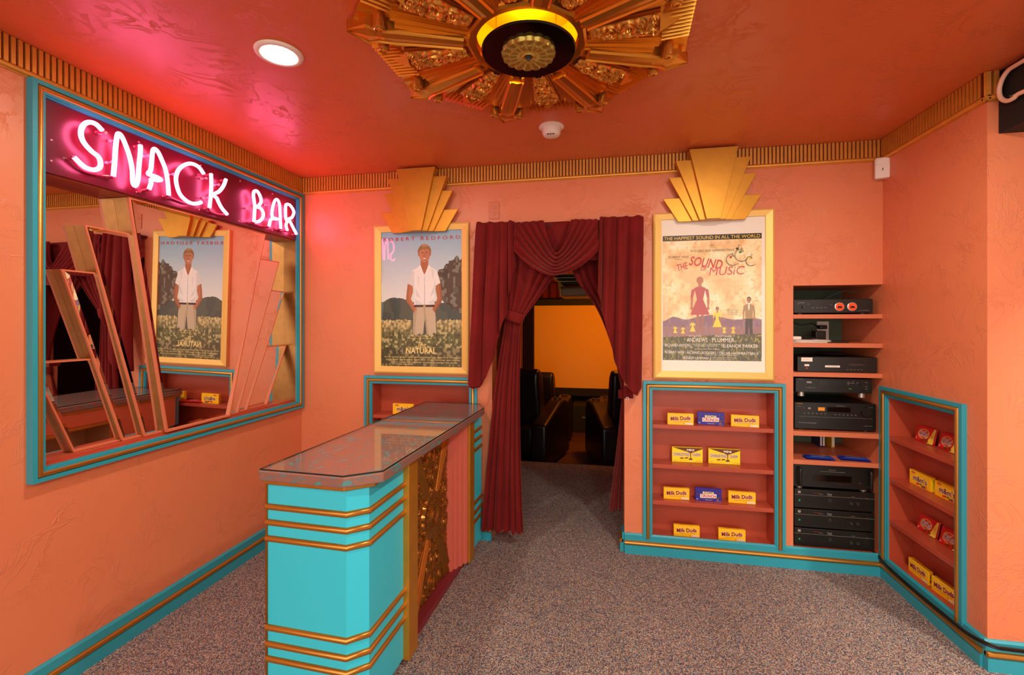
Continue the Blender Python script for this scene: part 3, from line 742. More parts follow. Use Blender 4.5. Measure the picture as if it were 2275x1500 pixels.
# ------------------------------------------------------------------ posters
class Canvas:
    def __init__(s, w, h, c):
        s.w, s.h = w, h; s.a = np.zeros((h, w, 3)); s.a[:] = hexc(c)[:3]
        s.U, s.V = np.meshgrid((np.arange(w)) / (w - 1), (np.arange(h)) / (h - 1))
        s.rng = np.random.RandomState(3)
    def noise(s, sx, sy, seed=1):
        r = np.random.RandomState(seed); g = r.rand(sy + 2, sx + 2); x = s.U * sx; y = s.V * sy
        xi = x.astype(int); yi = y.astype(int); fx = x - xi; fy = y - yi; fx = fx * fx * (3 - 2 * fx); fy = fy * fy * (3 - 2 * fy)
        return (g[yi, xi] * (1 - fx) + g[yi, xi + 1] * fx) * (1 - fy) + (g[yi + 1, xi] * (1 - fx) + g[yi + 1, xi + 1] * fx) * fy
    def put(s, m, c, al=1.0):
        c = np.array(hexc(c)[:3]) if isinstance(c, str) else c; m = (m.astype(float) * al)[..., None]; s.a = s.a * (1 - m) + c * m
    def poly(s, P, c, al=1.0, clip=None):
        x, y = s.U, s.V; ins = np.zeros_like(x, bool); n = len(P)
        for i in range(n):
            x0, y0 = P[i]; x1, y1 = P[(i + 1) % n]
            if y0 == y1: continue
            k = ((y0 > y) != (y1 > y)) & (x < (x1 - x0) * (y - y0) / (y1 - y0) + x0); ins ^= k
        if clip is not None: ins &= clip
        s.put(ins, c, al)
    def ell(s, cx, cy, rx, ry, c, al=1.0): s.put(((s.U - cx) / rx) ** 2 + ((s.V - cy) / ry) ** 2 < 1, c, al)
    def mesh(s, pl, u0, u1, v0, v1, w_, name, parent, m_):
        me = bpy.data.meshes.new(name); o_ = WL.get(parent.name, Vector((0, 0, 0)))
        p0 = np.array(pl.p(0, 0, w_) - o_); u = np.array(pl.u); v = np.array(pl.v)
        X = u0 + (u1 - u0) * s.U; Y = v1 + (v0 - v1) * s.V
        co = (p0[None, None] + X[..., None] * u + Y[..., None] * v).reshape(-1, 3)
        idx = np.arange(s.w * s.h).reshape(s.h, s.w); f = np.stack([idx[1:, :-1], idx[1:, 1:], idx[:-1, 1:], idx[:-1, :-1]], -1).reshape(-1, 4)
        me.from_pydata(co.tolist(), [], f.tolist())
        at = me.color_attributes.new('Col', 'FLOAT_COLOR', 'POINT'); cc = np.ones((s.w * s.h, 4), np.float32); cc[:, :3] = np.clip(s.a.reshape(-1, 3), 0, 1)
        at.data.foreach_set('color', cc.ravel()); me.materials.append(m_)
        o = bpy.data.objects.new(name, me); col.objects.link(o); o.parent = parent; WL[o.name] = o_
        return o
M['print'] = attr_mat('poster_print', .55)

def frame(t, u0, u1, v0, v1, i0, i1, j0, j1, d=.030):
    """mitred frame with a flat face and a small inner lip"""
    mb = MB()
    O = [(u0, v0), (u1, v0), (u1, v1), (u0, v1)]; I = [(i0, j0), (i1, j0), (i1, j1), (i0, j1)]
    S = [((a * .78 + c * .22), (b * .78 + e * .22)) for (a, b), (c, e) in zip(O, I)]
    for i in range(4):
        j = (i + 1) % 4
        q = [BACK.p(*O[i], 0), BACK.p(*O[j], 0), BACK.p(*O[j], d * .82), BACK.p(*O[i], d * .82), BACK.p(*S[j], d), BACK.p(*S[i], d), BACK.p(*I[j], d * .72), BACK.p(*I[i], d * .72), BACK.p(*I[j], 0), BACK.p(*I[i], 0)]
        mb.add(q, [(0, 1, 2, 3), (3, 2, 4, 5), (5, 4, 6, 7), (7, 6, 8, 9)])
    obj('frame', mb, 'frame_gold', t)

def person(cv, cx, top, h, skin, hair, shirt, legs, sc_=1.0, dress=False, shoe=None, aspect=1.65, armc=None, hands='down'):
    """plain generic standing figure"""
    hh = h / 7.6; k = aspect * sc_
    W_ = lambda q: q * hh * k
    cy = top + hh * .5
    if dress:
        cv.poly([(cx - W_(.66), top + hh * 1.48), (cx - W_(.2), top + hh * 1.25), (cx + W_(.2), top + hh * 1.25), (cx + W_(.66), top + hh * 1.48), (cx + W_(.52), top + hh * 2.2), (cx + W_(.36), top + hh * 3), (cx + W_(1.15), top + hh * 5.1), (cx - W_(1.15), top + hh * 5.1), (cx - W_(.36), top + hh * 3), (cx - W_(.52), top + hh * 2.2)], shirt)
        for s_ in (-1, 1):
            cv.poly([(cx + s_ * W_(.12), top + hh * 5.1), (cx + s_ * W_(.42), top + hh * 5.1), (cx + s_ * W_(.3), top + hh * 7.5), (cx + s_ * W_(.12), top + hh * 7.5)], legs)
    else:
        cv.poly([(cx - W_(.62), top + hh * 3.9), (cx + W_(.62), top + hh * 3.9), (cx + W_(.72), top + hh * 7.6), (cx + W_(.16), top + hh * 7.6), (cx, top + hh * 4.9), (cx - W_(.16), top + hh * 7.6), (cx - W_(.72), top + hh * 7.6)], legs)
        cv.poly([(cx - W_(.88), top + hh * 1.55), (cx - W_(.3), top + hh * 1.25), (cx + W_(.3), top + hh * 1.25), (cx + W_(.88), top + hh * 1.55), (cx + W_(.7), top + hh * 2.6), (cx + W_(.62), top + hh * 4.0), (cx - W_(.62), top + hh * 4.0), (cx - W_(.7), top + hh * 2.6)], shirt)
    ac = armc or skin
    for s_ in (-1, 1):
        cv.poly([(cx + s_ * W_(.55), top + hh * 1.5), (cx + s_ * W_(.98), top + hh * 1.7), (cx + s_ * W_(1.12), top + hh * 2.75), (cx + s_ * W_(.80), top + hh * 2.75)], shirt)
        cv.poly([(cx + s_ * W_(.80), top + hh * 2.7), (cx + s_ * W_(1.1), top + hh * 2.7), (cx + s_ * W_(1.08), top + hh * 4.1), (cx + s_ * W_(.86), top + hh * 4.1)], ac)
        cv.ell(cx + s_ * W_(.97), top + hh * 4.2, W_(.16), hh * .24, skin)
    cv.poly([(cx - W_(.17), top + hh * .8), (cx + W_(.17), top + hh * .8), (cx + W_(.2), top + hh * 1.4), (cx - W_(.2), top + hh * 1.4)], skin)
    cv.ell(cx, cy - hh * .06, W_(.40), hh * .50, hair); cv.ell(cx, cy + hh * .06, W_(.32), hh * .42, skin)

# --- poster on the left: wheat field, generic man in a white shirt
pn = thing('framed_poster', 'gold framed poster of a man in a white shirt in a wheat field', 'poster', (-1.175, 2.9, 1.073))
frame(pn, -1.509, -.840, 1.075, 2.077, -1.458, -.886, 1.122, 2.032)
obj('backing_board', MB().pbox(BACK, -1.47, -.87, 1.11, 2.045, .001, .006), 'black_flat', pn)
cv = Canvas(300, 480, '#A8CBE0')
g = np.clip(cv.V / .5, 0, 1)[..., None]
cv.a[:] = np.array(hexc('#8DB6D2')[:3]) * (1 - g) + np.array(hexc('#D8E0DC')[:3]) * g
n1 = cv.noise(14, 16, 5); n2 = cv.noise(30, 40, 8)
edge = .50 + .03 * cv.noise(9, 2, 2) + .012 * n2 - .03 * np.exp(-((cv.U - .2) / .1) ** 2)
dk = (cv.V > edge); cv.put(dk, '#3C4A44'); cv.put(dk & (n1 > .6), '#56604E', .5)
tree = ((cv.U - 1.0) / (.27 + .08 * n1)) ** 2 + ((cv.V - .40) / (.17 + .06 * n2)) ** 2 < 1
cv.put(tree, '#4A3A2A'); cv.put(tree & (n2 > .62), '#8A8C7C', .6); cv.put(tree & (n1 < .35), '#2E2A20', .6)
man = lambda P, c, al=1.0: cv.poly(P, c, al)
man([(.415, .54), (.655, .54), (.675, .62), (.69, .82), (.575, .82), (.545, .63), (.515, .82), (.395, .82), (.40, .62)], '#BFB094')
man([(.415, .54), (.46, .54), (.43, .68), (.42, .82), (.395, .82), (.40, .62)], '#A39475', .7); man([(.545, .60), (.56, .62), (.60, .82), (.575, .82)], '#A39475', .8)
man([(.53, .56), (.545, .56), (.548, .66), (.54, .66)], '#9C8C6C', .8)
# arms, hands in the pockets
man([(.335, .385), (.395, .37), (.40, .45), (.375, .50), (.445, .575), (.415, .60), (.315, .515), (.318, .47)], '#B5714A'); man([(.335, .385), (.36, .38), (.345, .47), (.345, .505), (.415, .585), (.415, .60), (.315, .515), (.318, .47)], '#96583A', .7)
man([(.675, .37), (.735, .385), (.755, .47), (.755, .515), (.665, .60), (.635, .575), (.695, .50), (.68, .45)], '#A8663F'); man([(.72, .39), (.735, .385), (.755, .47), (.755, .515), (.665, .60), (.655, .59), (.735, .50)], '#8A4C30', .7)
# shirt
man([(.475, .262), (.60, .262), (.69, .295), (.735, .385), (.678, .405), (.662, .36), (.655, .46), (.665, .55), (.41, .55), (.42, .46), (.412, .36), (.395, .405), (.335, .388), (.385, .295)], '#E8E6E2')
for (P, al) in (([(.385, .295), (.42, .30), (.412, .36), (.395, .405), (.335, .388)], .5), ([(.43, .42), (.50, .50), (.44, .48)], .5), ([(.42, .50), (.52, .535), (.43, .545)], .5), ([(.66, .40), (.60, .49), (.655, .46)], .5), ([(.665, .55), (.58, .53), (.655, .50)], .45), ([(.62, .28), (.64, .36), (.655, .33), (.66, .30)], .4), ([(.45, .33), (.47, .43), (.48, .34)], .35)):
    man(P, '#B8BCC0', al)
man([(.537, .33), (.544, .33), (.548, .55), (.536, .55)], '#B0B2B4', .8)
for v_ in (.36, .41, .46, .51): cv.ell(.543, v_, .004, .0025, '#8E8A86')
man([(.41, .543), (.665, .543), (.665, .560), (.41, .560)], '#3A2018'); man([(.525, .542), (.555, .542), (.555, .561), (.525, .561)], '#A89868')
# neck, head
man([(.495, .215), (.585, .215), (.59, .265), (.54, .325), (.49, .265)], '#A8653F'); man([(.49, .25), (.47, .262), (.50, .30), (.538, .33)], '#F6F4F0'); man([(.59, .25), (.61, .262), (.58, .30), (.542, .33)], '#F0EEEA')
cv.ell(.54, .155, .082, .052, '#8C5E34'); cv.ell(.54, .172, .066, .060, '#C07F58'); cv.ell(.565, .178, .045, .05, '#B06C48', .5)
cv.ell(.471, .175, .010, .013, '#B06C48'); cv.ell(.609, .175, .010, .013, '#A8623F')
man([(.468, .165), (.474, .125), (.505, .104), (.56, .100), (.60, .118), (.614, .165), (.60, .148), (.575, .135), (.52, .137), (.485, .148)], '#94683A'); man([(.50, .108), (.56, .102), (.585, .118), (.52, .122)], '#B98C54', .8)
for x_ in (.512, .568):
    man([(x_ - .018, .160), (x_ + .018, .158), (x_ + .016, .163), (x_ - .016, .164)], '#6A4424'); cv.ell(x_, .171, .009, .0028, '#D8C0B0'); cv.ell(x_, .171, .005, .003, '#3A2A20')
man([(.538, .168), (.546, .168), (.553, .193), (.532, .193)], '#A8623F', .7)
man([(.515, .203), (.566, .203), (.555, .213), (.527, .213)], '#8E3E2C'); man([(.519, .2045), (.562, .2045), (.552, .209), (.529, .209)], '#F4ECE4')
# wheat
fld = cv.V > (.645 + .02 * cv.noise(60, 2, 4)); al = np.clip((cv.V - .64) / .12, 0, 1)
st = cv.noise(90, 26, 11); st2 = cv.noise(45, 60, 12)
base = np.array(hexc('#C9B67A')[:3]) * (1 - al[..., None]) + np.array(hexc('#5E6238')[:3]) * al[..., None]
m3 = fld & ~((np.abs(cv.U - .54) < .15) & (cv.V < .745 + .03 * cv.noise(60, 3, 9)))
cv.a = np.where(m3[..., None], base * (0.55 + .9 * st[..., None]), cv.a)
cv.put(m3 & (st2 > .64), '#DCCB90', .55); cv.put(m3 & (st2 < .3), '#3A3A24', .6)
cv.put((cv.V > .86), '#2C2A1C', .45)
cv.mesh(BACK, -1.462, -.882, 1.118, 2.036, .012, 'print', pn, M['print'])
def T_(t, u0, u1, v0, v1, asp=None):
    """lettering helper: returns fn(text, cu, cv, w, h) in normalised print coordinates"""
    def f(mb, s, cu, cv_, w_, h_, mi=0, bold=0.0, shear=0.0, rot=0.0, off=.0135):
        mb.text(s, BACK, u0 + (u1 - u0) * cu, v1 - (v1 - v0) * cv_, (u1 - u0) * w_, (v1 - v0) * h_, off, mi, bold, shear, rot)
    return f
N_ = T_(pn, -1.462, -.882, 1.118, 2.036)
mb = MB(); N_(mb, 'R O B E R T   R E D F O R D', .50, .058, .94, .026, bold=.015); obj('name_lettering', mb, 'pred', pn, label='red lettering ROBERT REDFORD')
mb = MB(); N_(mb, 'From an age of innocence', .50, .772, .30, .011); N_(mb, 'comes a hero for today.', .50, .790, .26, .011)
N_(mb, 'The', .51, .835, .10, .038, shear=.3); mb.pbox(BACK, -1.462 + .58 * .32, -1.462 + .58 * .68, 2.036 - .918 * .8565, 2.036 - .918 * .8545, .013, .0137)
N_(mb, 'NATURAL', .50, .880, .37, .042, bold=.02)
for q, (v_, x0, x1) in enumerate([(.928, .04, .98), (.947, .06, .96), (.966, .14, .94), (.980, .10, .40)]):
    N_(mb, ['TRI-STAR PICTURES  PRESENTS  ROBERT REDFORD  ROBERT DUVALL  GLENN CLOSE  KIM BASINGER', 'WILFORD BRIMLEY   BARBARA HERSHEY   ROBERT PROSKY   RICHARD FARNSWORTH   RANDY NEWMAN',
                'MUSIC BY   SCREENPLAY BY   ROGER TOWNE   PHIL DUSENBERRY   DIRECTED BY   BARRY LEVINSON', 'A TRI-STAR RELEASE'][q], (x0 + x1) / 2, v_, x1 - x0, .0085)
obj('title_lettering', mb, 'cream', pn, label='pale yellow title lettering THE NATURAL')
obj('glass_pane', MB().pbox(BACK, -1.462, -.882, 1.118, 2.036, .0185, .0205), 'glass', pn)

# --- poster on the right: white mat, generic hillside scene
ps = thing('framed_poster', 'gold framed musical poster with a wide white mat, between doorway and electronics', 'poster', (.663, 2.9, 1.078))
frame(ps, .326, 1.0, 1.079, 2.08, .373, .955, 1.124, 2.040)
obj('mat_board', MB().pbox(BACK, .360, .968, 1.11, 2.052, .001, .010), 'paper', ps)
cv = Canvas(320, 412, '#FAE2AE')
n1 = cv.noise(9, 12, 21); n2 = cv.noise(24, 30, 22)
n3 = cv.noise(60, 70, 23); cv.put(np.clip((n1 * .6 + n2 * .25 + n3 * .15 - .42) * 4, 0, 1), '#E8B070', .6); cv.put(np.clip((.42 - n1 * .7 - n3 * .3) * 5, 0, 1), '#FFF4D4', .9); cv.put(np.clip((n2 * .6 + n3 * .4 - .62) * 6, 0, 1), '#DFA060', .4)
cv.put(cv.V < .043, '#2A1A12')
hill = cv.V > .685 - .05 * np.exp(-((cv.U - .48) / .2) ** 2) - .035 * np.exp(-((cv.U - .12) / .08) ** 2) - .03 * np.exp(-((cv.U - .9) / .12) ** 2) + .008 * cv.noise(30, 2, 3)
cv.put(hill, '#8A6478'); cv.put(hill & (cv.noise(40, 30, 6) > .62), '#A07C86', .6); cv.put(hill & (cv.V > .73), '#A87868', .5)
gr = cv.V > .795 + .010 * cv.noise(60, 2, 9) - .03 * (cv.U - .5)
for (x, tp, hh_, c) in ((.13, .715, .10, '#F2D83A'), (.21, .72, .10, '#EFD23A'), (.31, .675, .14, '#F4DA40'), (.63, .72, .09, '#F2D83A'), (.72, .715, .10, '#E8CC38')):
    person(cv, x, tp, hh_, '#B9714A', '#4A2A1C', c, '#B9714A', dress=True, aspect=1.25, sc_=1.1)
person(cv, .56, .575, .235, '#B9714A', '#4A241A', '#EFD832', '#B9714A', dress=True, aspect=1.28)
person(cv, .385, .335, .45, '#B8704C', '#B86A3A', '#B8484A', '#A86A48', dress=True, aspect=1.28, sc_=1.15)
person(cv, .875, .498, .325, '#A86A48', '#3A2418', '#A8875A', '#43281E', aspect=1.28, armc='#A8875A')
cv.poly([(.865, .545), (.885, .545), (.880, .60), (.870, .60)], '#F0E8DC')
cv.put(gr, '#4C461C'); cv.put(gr & (cv.noise(80, 40, 14) > .62), '#8A7A2E', .6); cv.put(gr & (cv.noise(70, 60, 15) < .3), '#2E2A12', .6); cv.put(gr & (cv.noise(90, 70, 16) > .8), '#D8B848', .5)
cv.mesh(BACK, .382, .936, 1.19, 1.942, .0105, 'print', ps, M['print'])
S_ = T_(ps, .382, .936, 1.19, 1.942)
kw = dict(off=.0114)
mb = MB(); S_(mb, 'THE HAPPIEST SOUND IN ALL THE WORLD', .5, .0215, .97, .026, **kw); obj('banner_lettering', mb, 'yb', ps, label='yellow lettering on the black banner')
mb = MB(); S_(mb, 'RODGERS AND HAMMERSTEIN\'S', .51, .126, .44, .019, **kw); S_(mb, 'A', .18, .152, .01, .006, **kw); S_(mb, 'ROBERT WISE', .165, .172, .21, .018, **kw); S_(mb, 'Production', .165, .190, .07, .008, **kw)
S_(mb, '20th', .505, .085, .04, .014, **kw); S_(mb, 'CENTURY-FOX presents', .505, .101, .05, .005, **kw)
S_(mb, 'Presented in', .715, .588, .05, .006, **kw); S_(mb, 'TODD-AO', .715, .602, .11, .012, **kw); S_(mb, 'COLOR', .715, .618, .10, .012, **kw); S_(mb, 'BY DE LUXE', .715, .634, .10, .009, **kw)
obj('credit_lettering', mb, 'pblack', ps)
mb = MB(); S_(mb, 'THE', .205, .250, .115, .055, bold=.015, shear=.2, rot=.25, off=.0120); S_(mb, 'SOUND', .445, .222, .34, .075, bold=.02, shear=.2, rot=-.16, off=.0116)
S_(mb, 'OF', .425, .270, .065, .034, bold=.015, shear=.2, rot=-.1, off=.0124); S_(mb, 'MUSiC', .655, .290, .36, .066, bold=0, shear=.2, rot=.02, off=.0118)
obj('title_lettering', mb, 'red_ink', ps, label='red hand-drawn title THE SOUND OF MUSIC')
mb = MB()
for (cu_, cvv, c) in ((.695, .182, 1), (.79, .145, 2), (.885, .198, 3), (.76, .118, 0)):
    x = .382 + .554 * cu_; z = 1.942 - .752 * cvv
    mb.ell(BACK, x, z, .0075, .0075, .0116, c, 14)
    mb.flat(BACK, [(x + .006, z), (x + .0075, z), (x + .0075, z + .026), (x + .006, z + .026)], .0116, 0); mb.flat(BACK, [(x + .0075, z + .026), (x + .016, z + .019), (x + .0075, z + .021)], .0116, 0)
for q in range(5):
    for (ox, oz, s_) in ((.70, .185, 1.0), (.79, .15, 1.1), (.885, .20, .8)):
        pts = []
        for i in range(22):
            a = i * .26 + q * .1; rr = (.010 + .0021 * q + .0012 * i) * s_
            pts.append(BACK.p(.382 + .554 * ox + rr * math.cos(a), 1.942 - .752 * oz + rr * math.sin(a) - .0007 * i, .0116))
        mb.tube(pts, .00035, 3, mi=0)
obj('music_notes', mb, ['pblack', 'red_ink', 'green', 'yb'], ps)
mb = MB()
for (s, x, v_, w_, h_) in (('Starring  JULIE', .33, .806, .12, .014), ('CHRISTOPHER', .62, .806, .17, .014), ('ANDREWS', .355, .836, .21, .032), ('PLUMMER', .62, .836, .22, .032), ('RICHARD HAYDN', .15, .880, .255, .024),
                           ('With PEGGY WOOD, CHARMIAN CARR', .445, .871, .29, .009), ('THE BIL BAIRD MARIONETTES', .445, .884, .24, .009), ('ELEANOR PARKER', .79, .882, .35, .026), ('Associate Producer SAUL CHAPLIN', .455, .908, .25, .008),
                           ('Directed by', .06, .920, .06, .007), ('ROBERT WISE', .125, .936, .20, .020), ('Music by', .28, .922, .05, .007), ('RICHARD RODGERS', .40, .938, .29, .020), ('Lyrics by', .60, .924, .05, .007), ('OSCAR HAMMERSTEIN II', .77, .940, .39, .020),
                           ('Additional Words and Music by Richard Rodgers', .60, .957, .33, .008), ('Screenplay by', .25, .966, .08, .007), ('ERNEST LEHMAN', .34, .981, .26, .020), ('Production Designed by BORIS LEVEN', .62, .976, .26, .008), ('Produced by Argyle Enterprises, Inc.', .61, .988, .24, .008)):
    S_(mb, s, x, v_, w_, h_, **kw)
for (x, v0_, v1_) in ((.29, .865, .893), (.60, .865, .893), (.235, .925, .948), (.56, .925, .948), (.485, .968, .992)):
    mb.flat(BACK, [(.382 + .554 * x, 1.942 - .752 * v1_), (.382 + .554 * x + .0012, 1.942 - .752 * v1_), (.382 + .554 * x + .0012, 1.942 - .752 * v0_), (.382 + .554 * x, 1.942 - .752 * v0_)], .0114)
mb.ell(BACK, .382 + .554 * .48, 1.942 - .752 * .836, .0018, .0018, .0114, n=8)
obj('cast_lettering', mb, 'paper', ps)
obj('glass_pane', MB().pbox(BACK, .369, .959, 1.12, 2.044, .0185, .0205), 'glass', ps)

# ------------------------------------------------------------------ snack counter
cn = thing('snack_counter', 'turquoise snack counter with bronze bands, gold ornament panel and glass covered top', 'counter', (-1.2, 1.434, 0), R(-2.5))
LP = dict(local=True)
def pz(poly, z0, z1, mb=None, mi=0):
    return (mb or MB()).prism([(a, b, z0) for a, b in poly], (0, 0, z1 - z0), mi)
TOP = [(0, 0), (.342, 0), (.447, .085), (.447, 1.325), (.385, 1.447), (0, 1.447)]
obj('countertop', pz(TOP, .848, .885), 'patina', cn, bevel=.005, label='salmon and turquoise marbled top slab', **LP)
def shr(P, d):
    cx, cy = .22, .72; return [(a + (d if a < cx else -d), b + (d if b < cy else -d)) for a, b in P]
obj('glass_sheet', pz(shr(TOP, .003), .8852, .8915), 'glass', cn, **LP)
mb = MB(); P_ = shr(TOP, .0028)
for i in range(len(P_)):
    (a, b), (c, d) = P_[i], P_[(i + 1) % len(P_)]; mb.add([(a, b, .8854), (c, d, .8854), (c, d, .8913), (a, b, .8913)], [(0, 1, 2, 3)])
obj('glass_edge', mb, 'glass_edge', cn, **LP)
obj('cove_moulding', pz([(.008, .012), (.337, .012), (.415, .085), (.415, 1.44), (.008, 1.44)], .832, .848), 'bead', cn, bevel=.004, **LP)
S0, CH0, CH1, SD, SB = .030, .335, .388, .083, .392
# carcass
obj('plinth', pz([(.03, .05), (.325, .05), (.372, .10), (.376, 1.2), (.376, 1.44), (.03, 1.44)], 0, .032), 'maroon', cn, label='dark red plinth board', **LP)
obj('end_panel', pz([(.012, S0), (CH0, S0), (CH1 + .004, SD), (CH1 + .004, .35), (.33, .35), (.33, .06), (.012, .06)], .030, .834), 'teal_bright', cn, label='turquoise near end with a chamfered corner', **LP)
obj('end_panel', pz([(.31, 1.215), (.392, 1.215), (.392, 1.44), (.02, 1.44), (.02, 1.41), (.31, 1.41)], .030, .834), 'teal_bright', cn, **LP)
obj('corner_strip', pz([(.006, .026), (.014, .026), (.014, .062), (.006, .062)], .0, .834), 'bronze', cn, **LP)
for z in (.746, .689, .630, .306, .246, .192):
    obj('band_moulding', MB().tube([(.008, S0, z), (CH0, S0, z), (CH1 + .004, SD, z), (CH1 + .004, .352, z)], .0115, 12), 'bead', cn, smooth=True, autos=40, **LP)
    obj('band_moulding', MB().tube([(.392, 1.21, z), (.392, 1.425, z)], .0115, 12), 'bead', cn, smooth=True, autos=40, **LP)
for a, b in ((.345, .43), (1.13, 1.215)):
    obj('pilaster', pz([(.33, a), (.418, a), (.418, b), (.33, b)], .022, .846), 'gold', cn, bevel=.002, **LP)
for sgn, base in ((1, .43), (-1, 1.13)):
    mb = MB()
    for j in range(4):
        a = base + sgn * j * .0325; b = base + sgn * (j + 1) * .0325; lo_, hi_ = min(a, b), max(a, b)
        pz([(.30, lo_), (.402 - j * .017, lo_), (.402 - j * .017, hi_), (.30, hi_)], .032, .846, mb)
        for q in (lo_ + .008, lo_ + .0205): pz([(.40 - j * .017, q), (.406 - j * .017, q), (.406 - j * .017, q + .004), (.40 - j * .017, q + .004)], .032, .846, mb)
    obj('fluted_strip', mb, 'coral', cn, **LP)
# ornament panel, cast relief
px0, pl_, ph_ = .325, .44, .812
def orn(L, H, nl, nh):
    y = np.linspace(0, L, nl)[:, None] + np.zeros((1, nh)); z = np.linspace(0, H, nh)[None] + np.zeros((nl, 1))
    cy, cz = L / 2, H / 2; dx = y - cy; dz_ = (z - cz); r = np.hypot(dx, dz_); an = np.arctan2(dz_, dx)
    h = np.zeros_like(y)
    rg = np.random.RandomState(5)
    # scrolls: spirals over the field
    for (a, b, rr, s_) in [(.05, .12, .05, 1), (.05, .30, .045, -1), (.05, .66, .05, -1), (.05, .48, .045, 1), (.39, .12, .05, -1), (.39, .30, .045, 1), (.39, .66, .05, 1), (.39, .48, .045, -1), (.22, .07, .05, 1), (.15, .16, .035, -1), (.29, .16, .035, 1),
                           (.22, .71, .05, -1), (.15, .62, .035, 1), (.29, .62, .035, -1), (.22, .18, .04, 1), (.22, .60, .04, -1), (.12, .05, .03, 1), (.32, .05, .03, -1), (.12, .735, .03, 1), (.32, .735, .03, -1), (.03, .39, .035, 1), (.41, .39, .035, -1), (.22, .25, .025, 1), (.22, .53, .025, 1)]:
        d = np.hypot(y - a, z - b) / rr; t = np.arctan2(z - b, (y - a) * s_)
        q = (.5 + .5 * np.cos(d * 12.5 - t)) * (1.15 - .55 * d); h = np.where(d < 1, np.maximum(h, q * .8), h)
    for _ in range(150):
        a, b, rr, s_ = rg.uniform(.01, L - .01), rg.uniform(.01, H - .01), rg.uniform(.012, .026), rg.choice([-1, 1])
        d = np.hypot(y - a, z - b) / rr; t = np.arctan2(z - b, (y - a) * s_)
        q = (.5 + .5 * np.cos(d * 8.5 - t)) * (1.0 - .6 * d) * .75; h = np.where(d < 1, np.maximum(h, q), h)
    fine = .35 * (.5 + .5 * np.sin(y * 230 + 3 * np.sin(z * 70))) * (.5 + .5 * np.sin(z * 210 + 2 * np.sin(y * 90))); h = np.maximum(h, fine)
    # diagonal fluted rays
    for s1 in (-1, 1):
        for s2 in (-1, 1):
            ux, uz = s1 * cy, s2 * cz; ln = math.hypot(ux, uz); ux /= ln; uz /= ln
            al_ = dx * ux + dz_ * uz; ac = -dx * uz + dz_ * ux; wd = .014 + .085 * np.clip(al_, 0, None)
            m_ = (al_ > .08) & (np.abs(ac) < wd); q = .62 + .30 * np.cos(ac / wd * PI * 3.5) + .15 * (1 - (ac / wd) ** 2)
            h = np.where(m_, q, h)
    # central flower
    pet = np.abs(np.sin(8 * an)); R1 = .118 * (1 - .08 * (1 - pet)); m_ = r < R1
    q = .75 + .35 * pet ** .6 * (r / R1); q = np.where(r < .062, 1.05 + .2 * np.cos(r * 330), q); q = np.where((r > .064) & (r < .076), 1.0 + .25 * np.abs(np.sin(14 * an)), q); q = np.where(r < .022, 1.35, q)
    h = np.where(m_, q, h)
    return y, z, np.clip(h, 0, 1.5)
Y_, Z_, H_ = orn(pl_, ph_, 150, 250)
G = [[(px0 + .017 * H_[i, j], .56 + Y_[i, j], .034 + Z_[i, j]) for j in range(250)] for i in range(150)]
obj('ornament_panel', MB().grid(G), 'bronze', cn, smooth=True, label='cast gold panel with a flower and scrolls', **LP)
obj('panel_backing', MB().box(.29, px0 - .002, .43, 1.13, .03, .848), 'maroon', cn, **LP)
# back of the counter with the framed compartment
bp = Pl((.02, 0, 0), (0, -1, 0))
obj('back_panel', wallplate(bp, -1.44, -.062, 0, .846, [(-1.03, -.30, .13, .72)], .016), 'wall_flat', cn, **LP)
mb = MB(); mb.box(.22, .235, .28, 1.05, .11, .74); mb.box(.036, .235, .28, 1.05, .115, .13); mb.box(.036, .235, .28, 1.05, .72, .735)
mb.box(.036, .235, .285, .30, .13, .72); mb.box(.036, .235, 1.03, 1.045, .13, .72)
obj('compartment', mb, 'tan', cn, **LP)
obj('bead_moulding', MB().tube([bp.p(a, b, .004) for a, b in ((-1.045, .115), (-1.045, .735), (-.285, .735), (-.285, .115))], .013, 10, closed=True), 'bead', cn, smooth=True, autos=40, **LP)

# ------------------------------------------------------------------ candy
FP0 = Pl((0, 0, 0), (1, 0, 0))
def carton(name, label, w, h, d, body, prints, group, side=None):
    t = thing(name, label, 'candy box', (0, 0, 0), 0, group)
    obj('carton', MB().box(-w / 2, w / 2, 0, d, 0, h), body, t, bevel=.0012, **LP)
    mb = MB(); cols = prints(mb, w, h)
    obj('front_print', mb, cols, t, **LP)
    mb = MB(); cols2 = (side or (lambda m_, w_, h_, d_: None))(mb, w, h, d)
    if cols2: obj('end_print', mb, cols2, t, **LP)
    return t
def duds(mb, w, h):
    p = FP0
    mb.text('Milk Duds', p, 0, h * .58, w * .80, h * .40, .0010, 1, bold=.05, rot=.07)
    mb.text('Milk Duds', p, -.0006, h * .585, w * .775, h * .36, .0014, 2, bold=.035, rot=.07)
    mb.text('Milk Duds', p, -.001, h * .59, w * .74, h * .32, .0018, 0, bold=.0, rot=.07)
    mb.text('CHOCOLATE & CARAMEL', p, .004, h * .30, w * .60, h * .05, .001, 0, rot=.07)
    mb.text('NET WT 5 OZ (141g)', p, -w * .40, h * .12, w * .12, h * .04, .001, 0)
    mb.flat(p, [(w * .18, h * .06), (w * .46, h * .06), (w * .46, h * .2), (w * .18, h * .2)], .001, 1)
    mb.text('230  50  25', p, w * .32, h * .13, w * .22, h * .07, .0014, 3)
    mb.flat(p, [(w * .11, h * .09), (w * .17, h * .09), (w * .17, h * .19), (w * .11, h * .19)], .001, 4)
    return ['brown', 'white_ink', 'red_ink', 'grey_ink', 'orange']
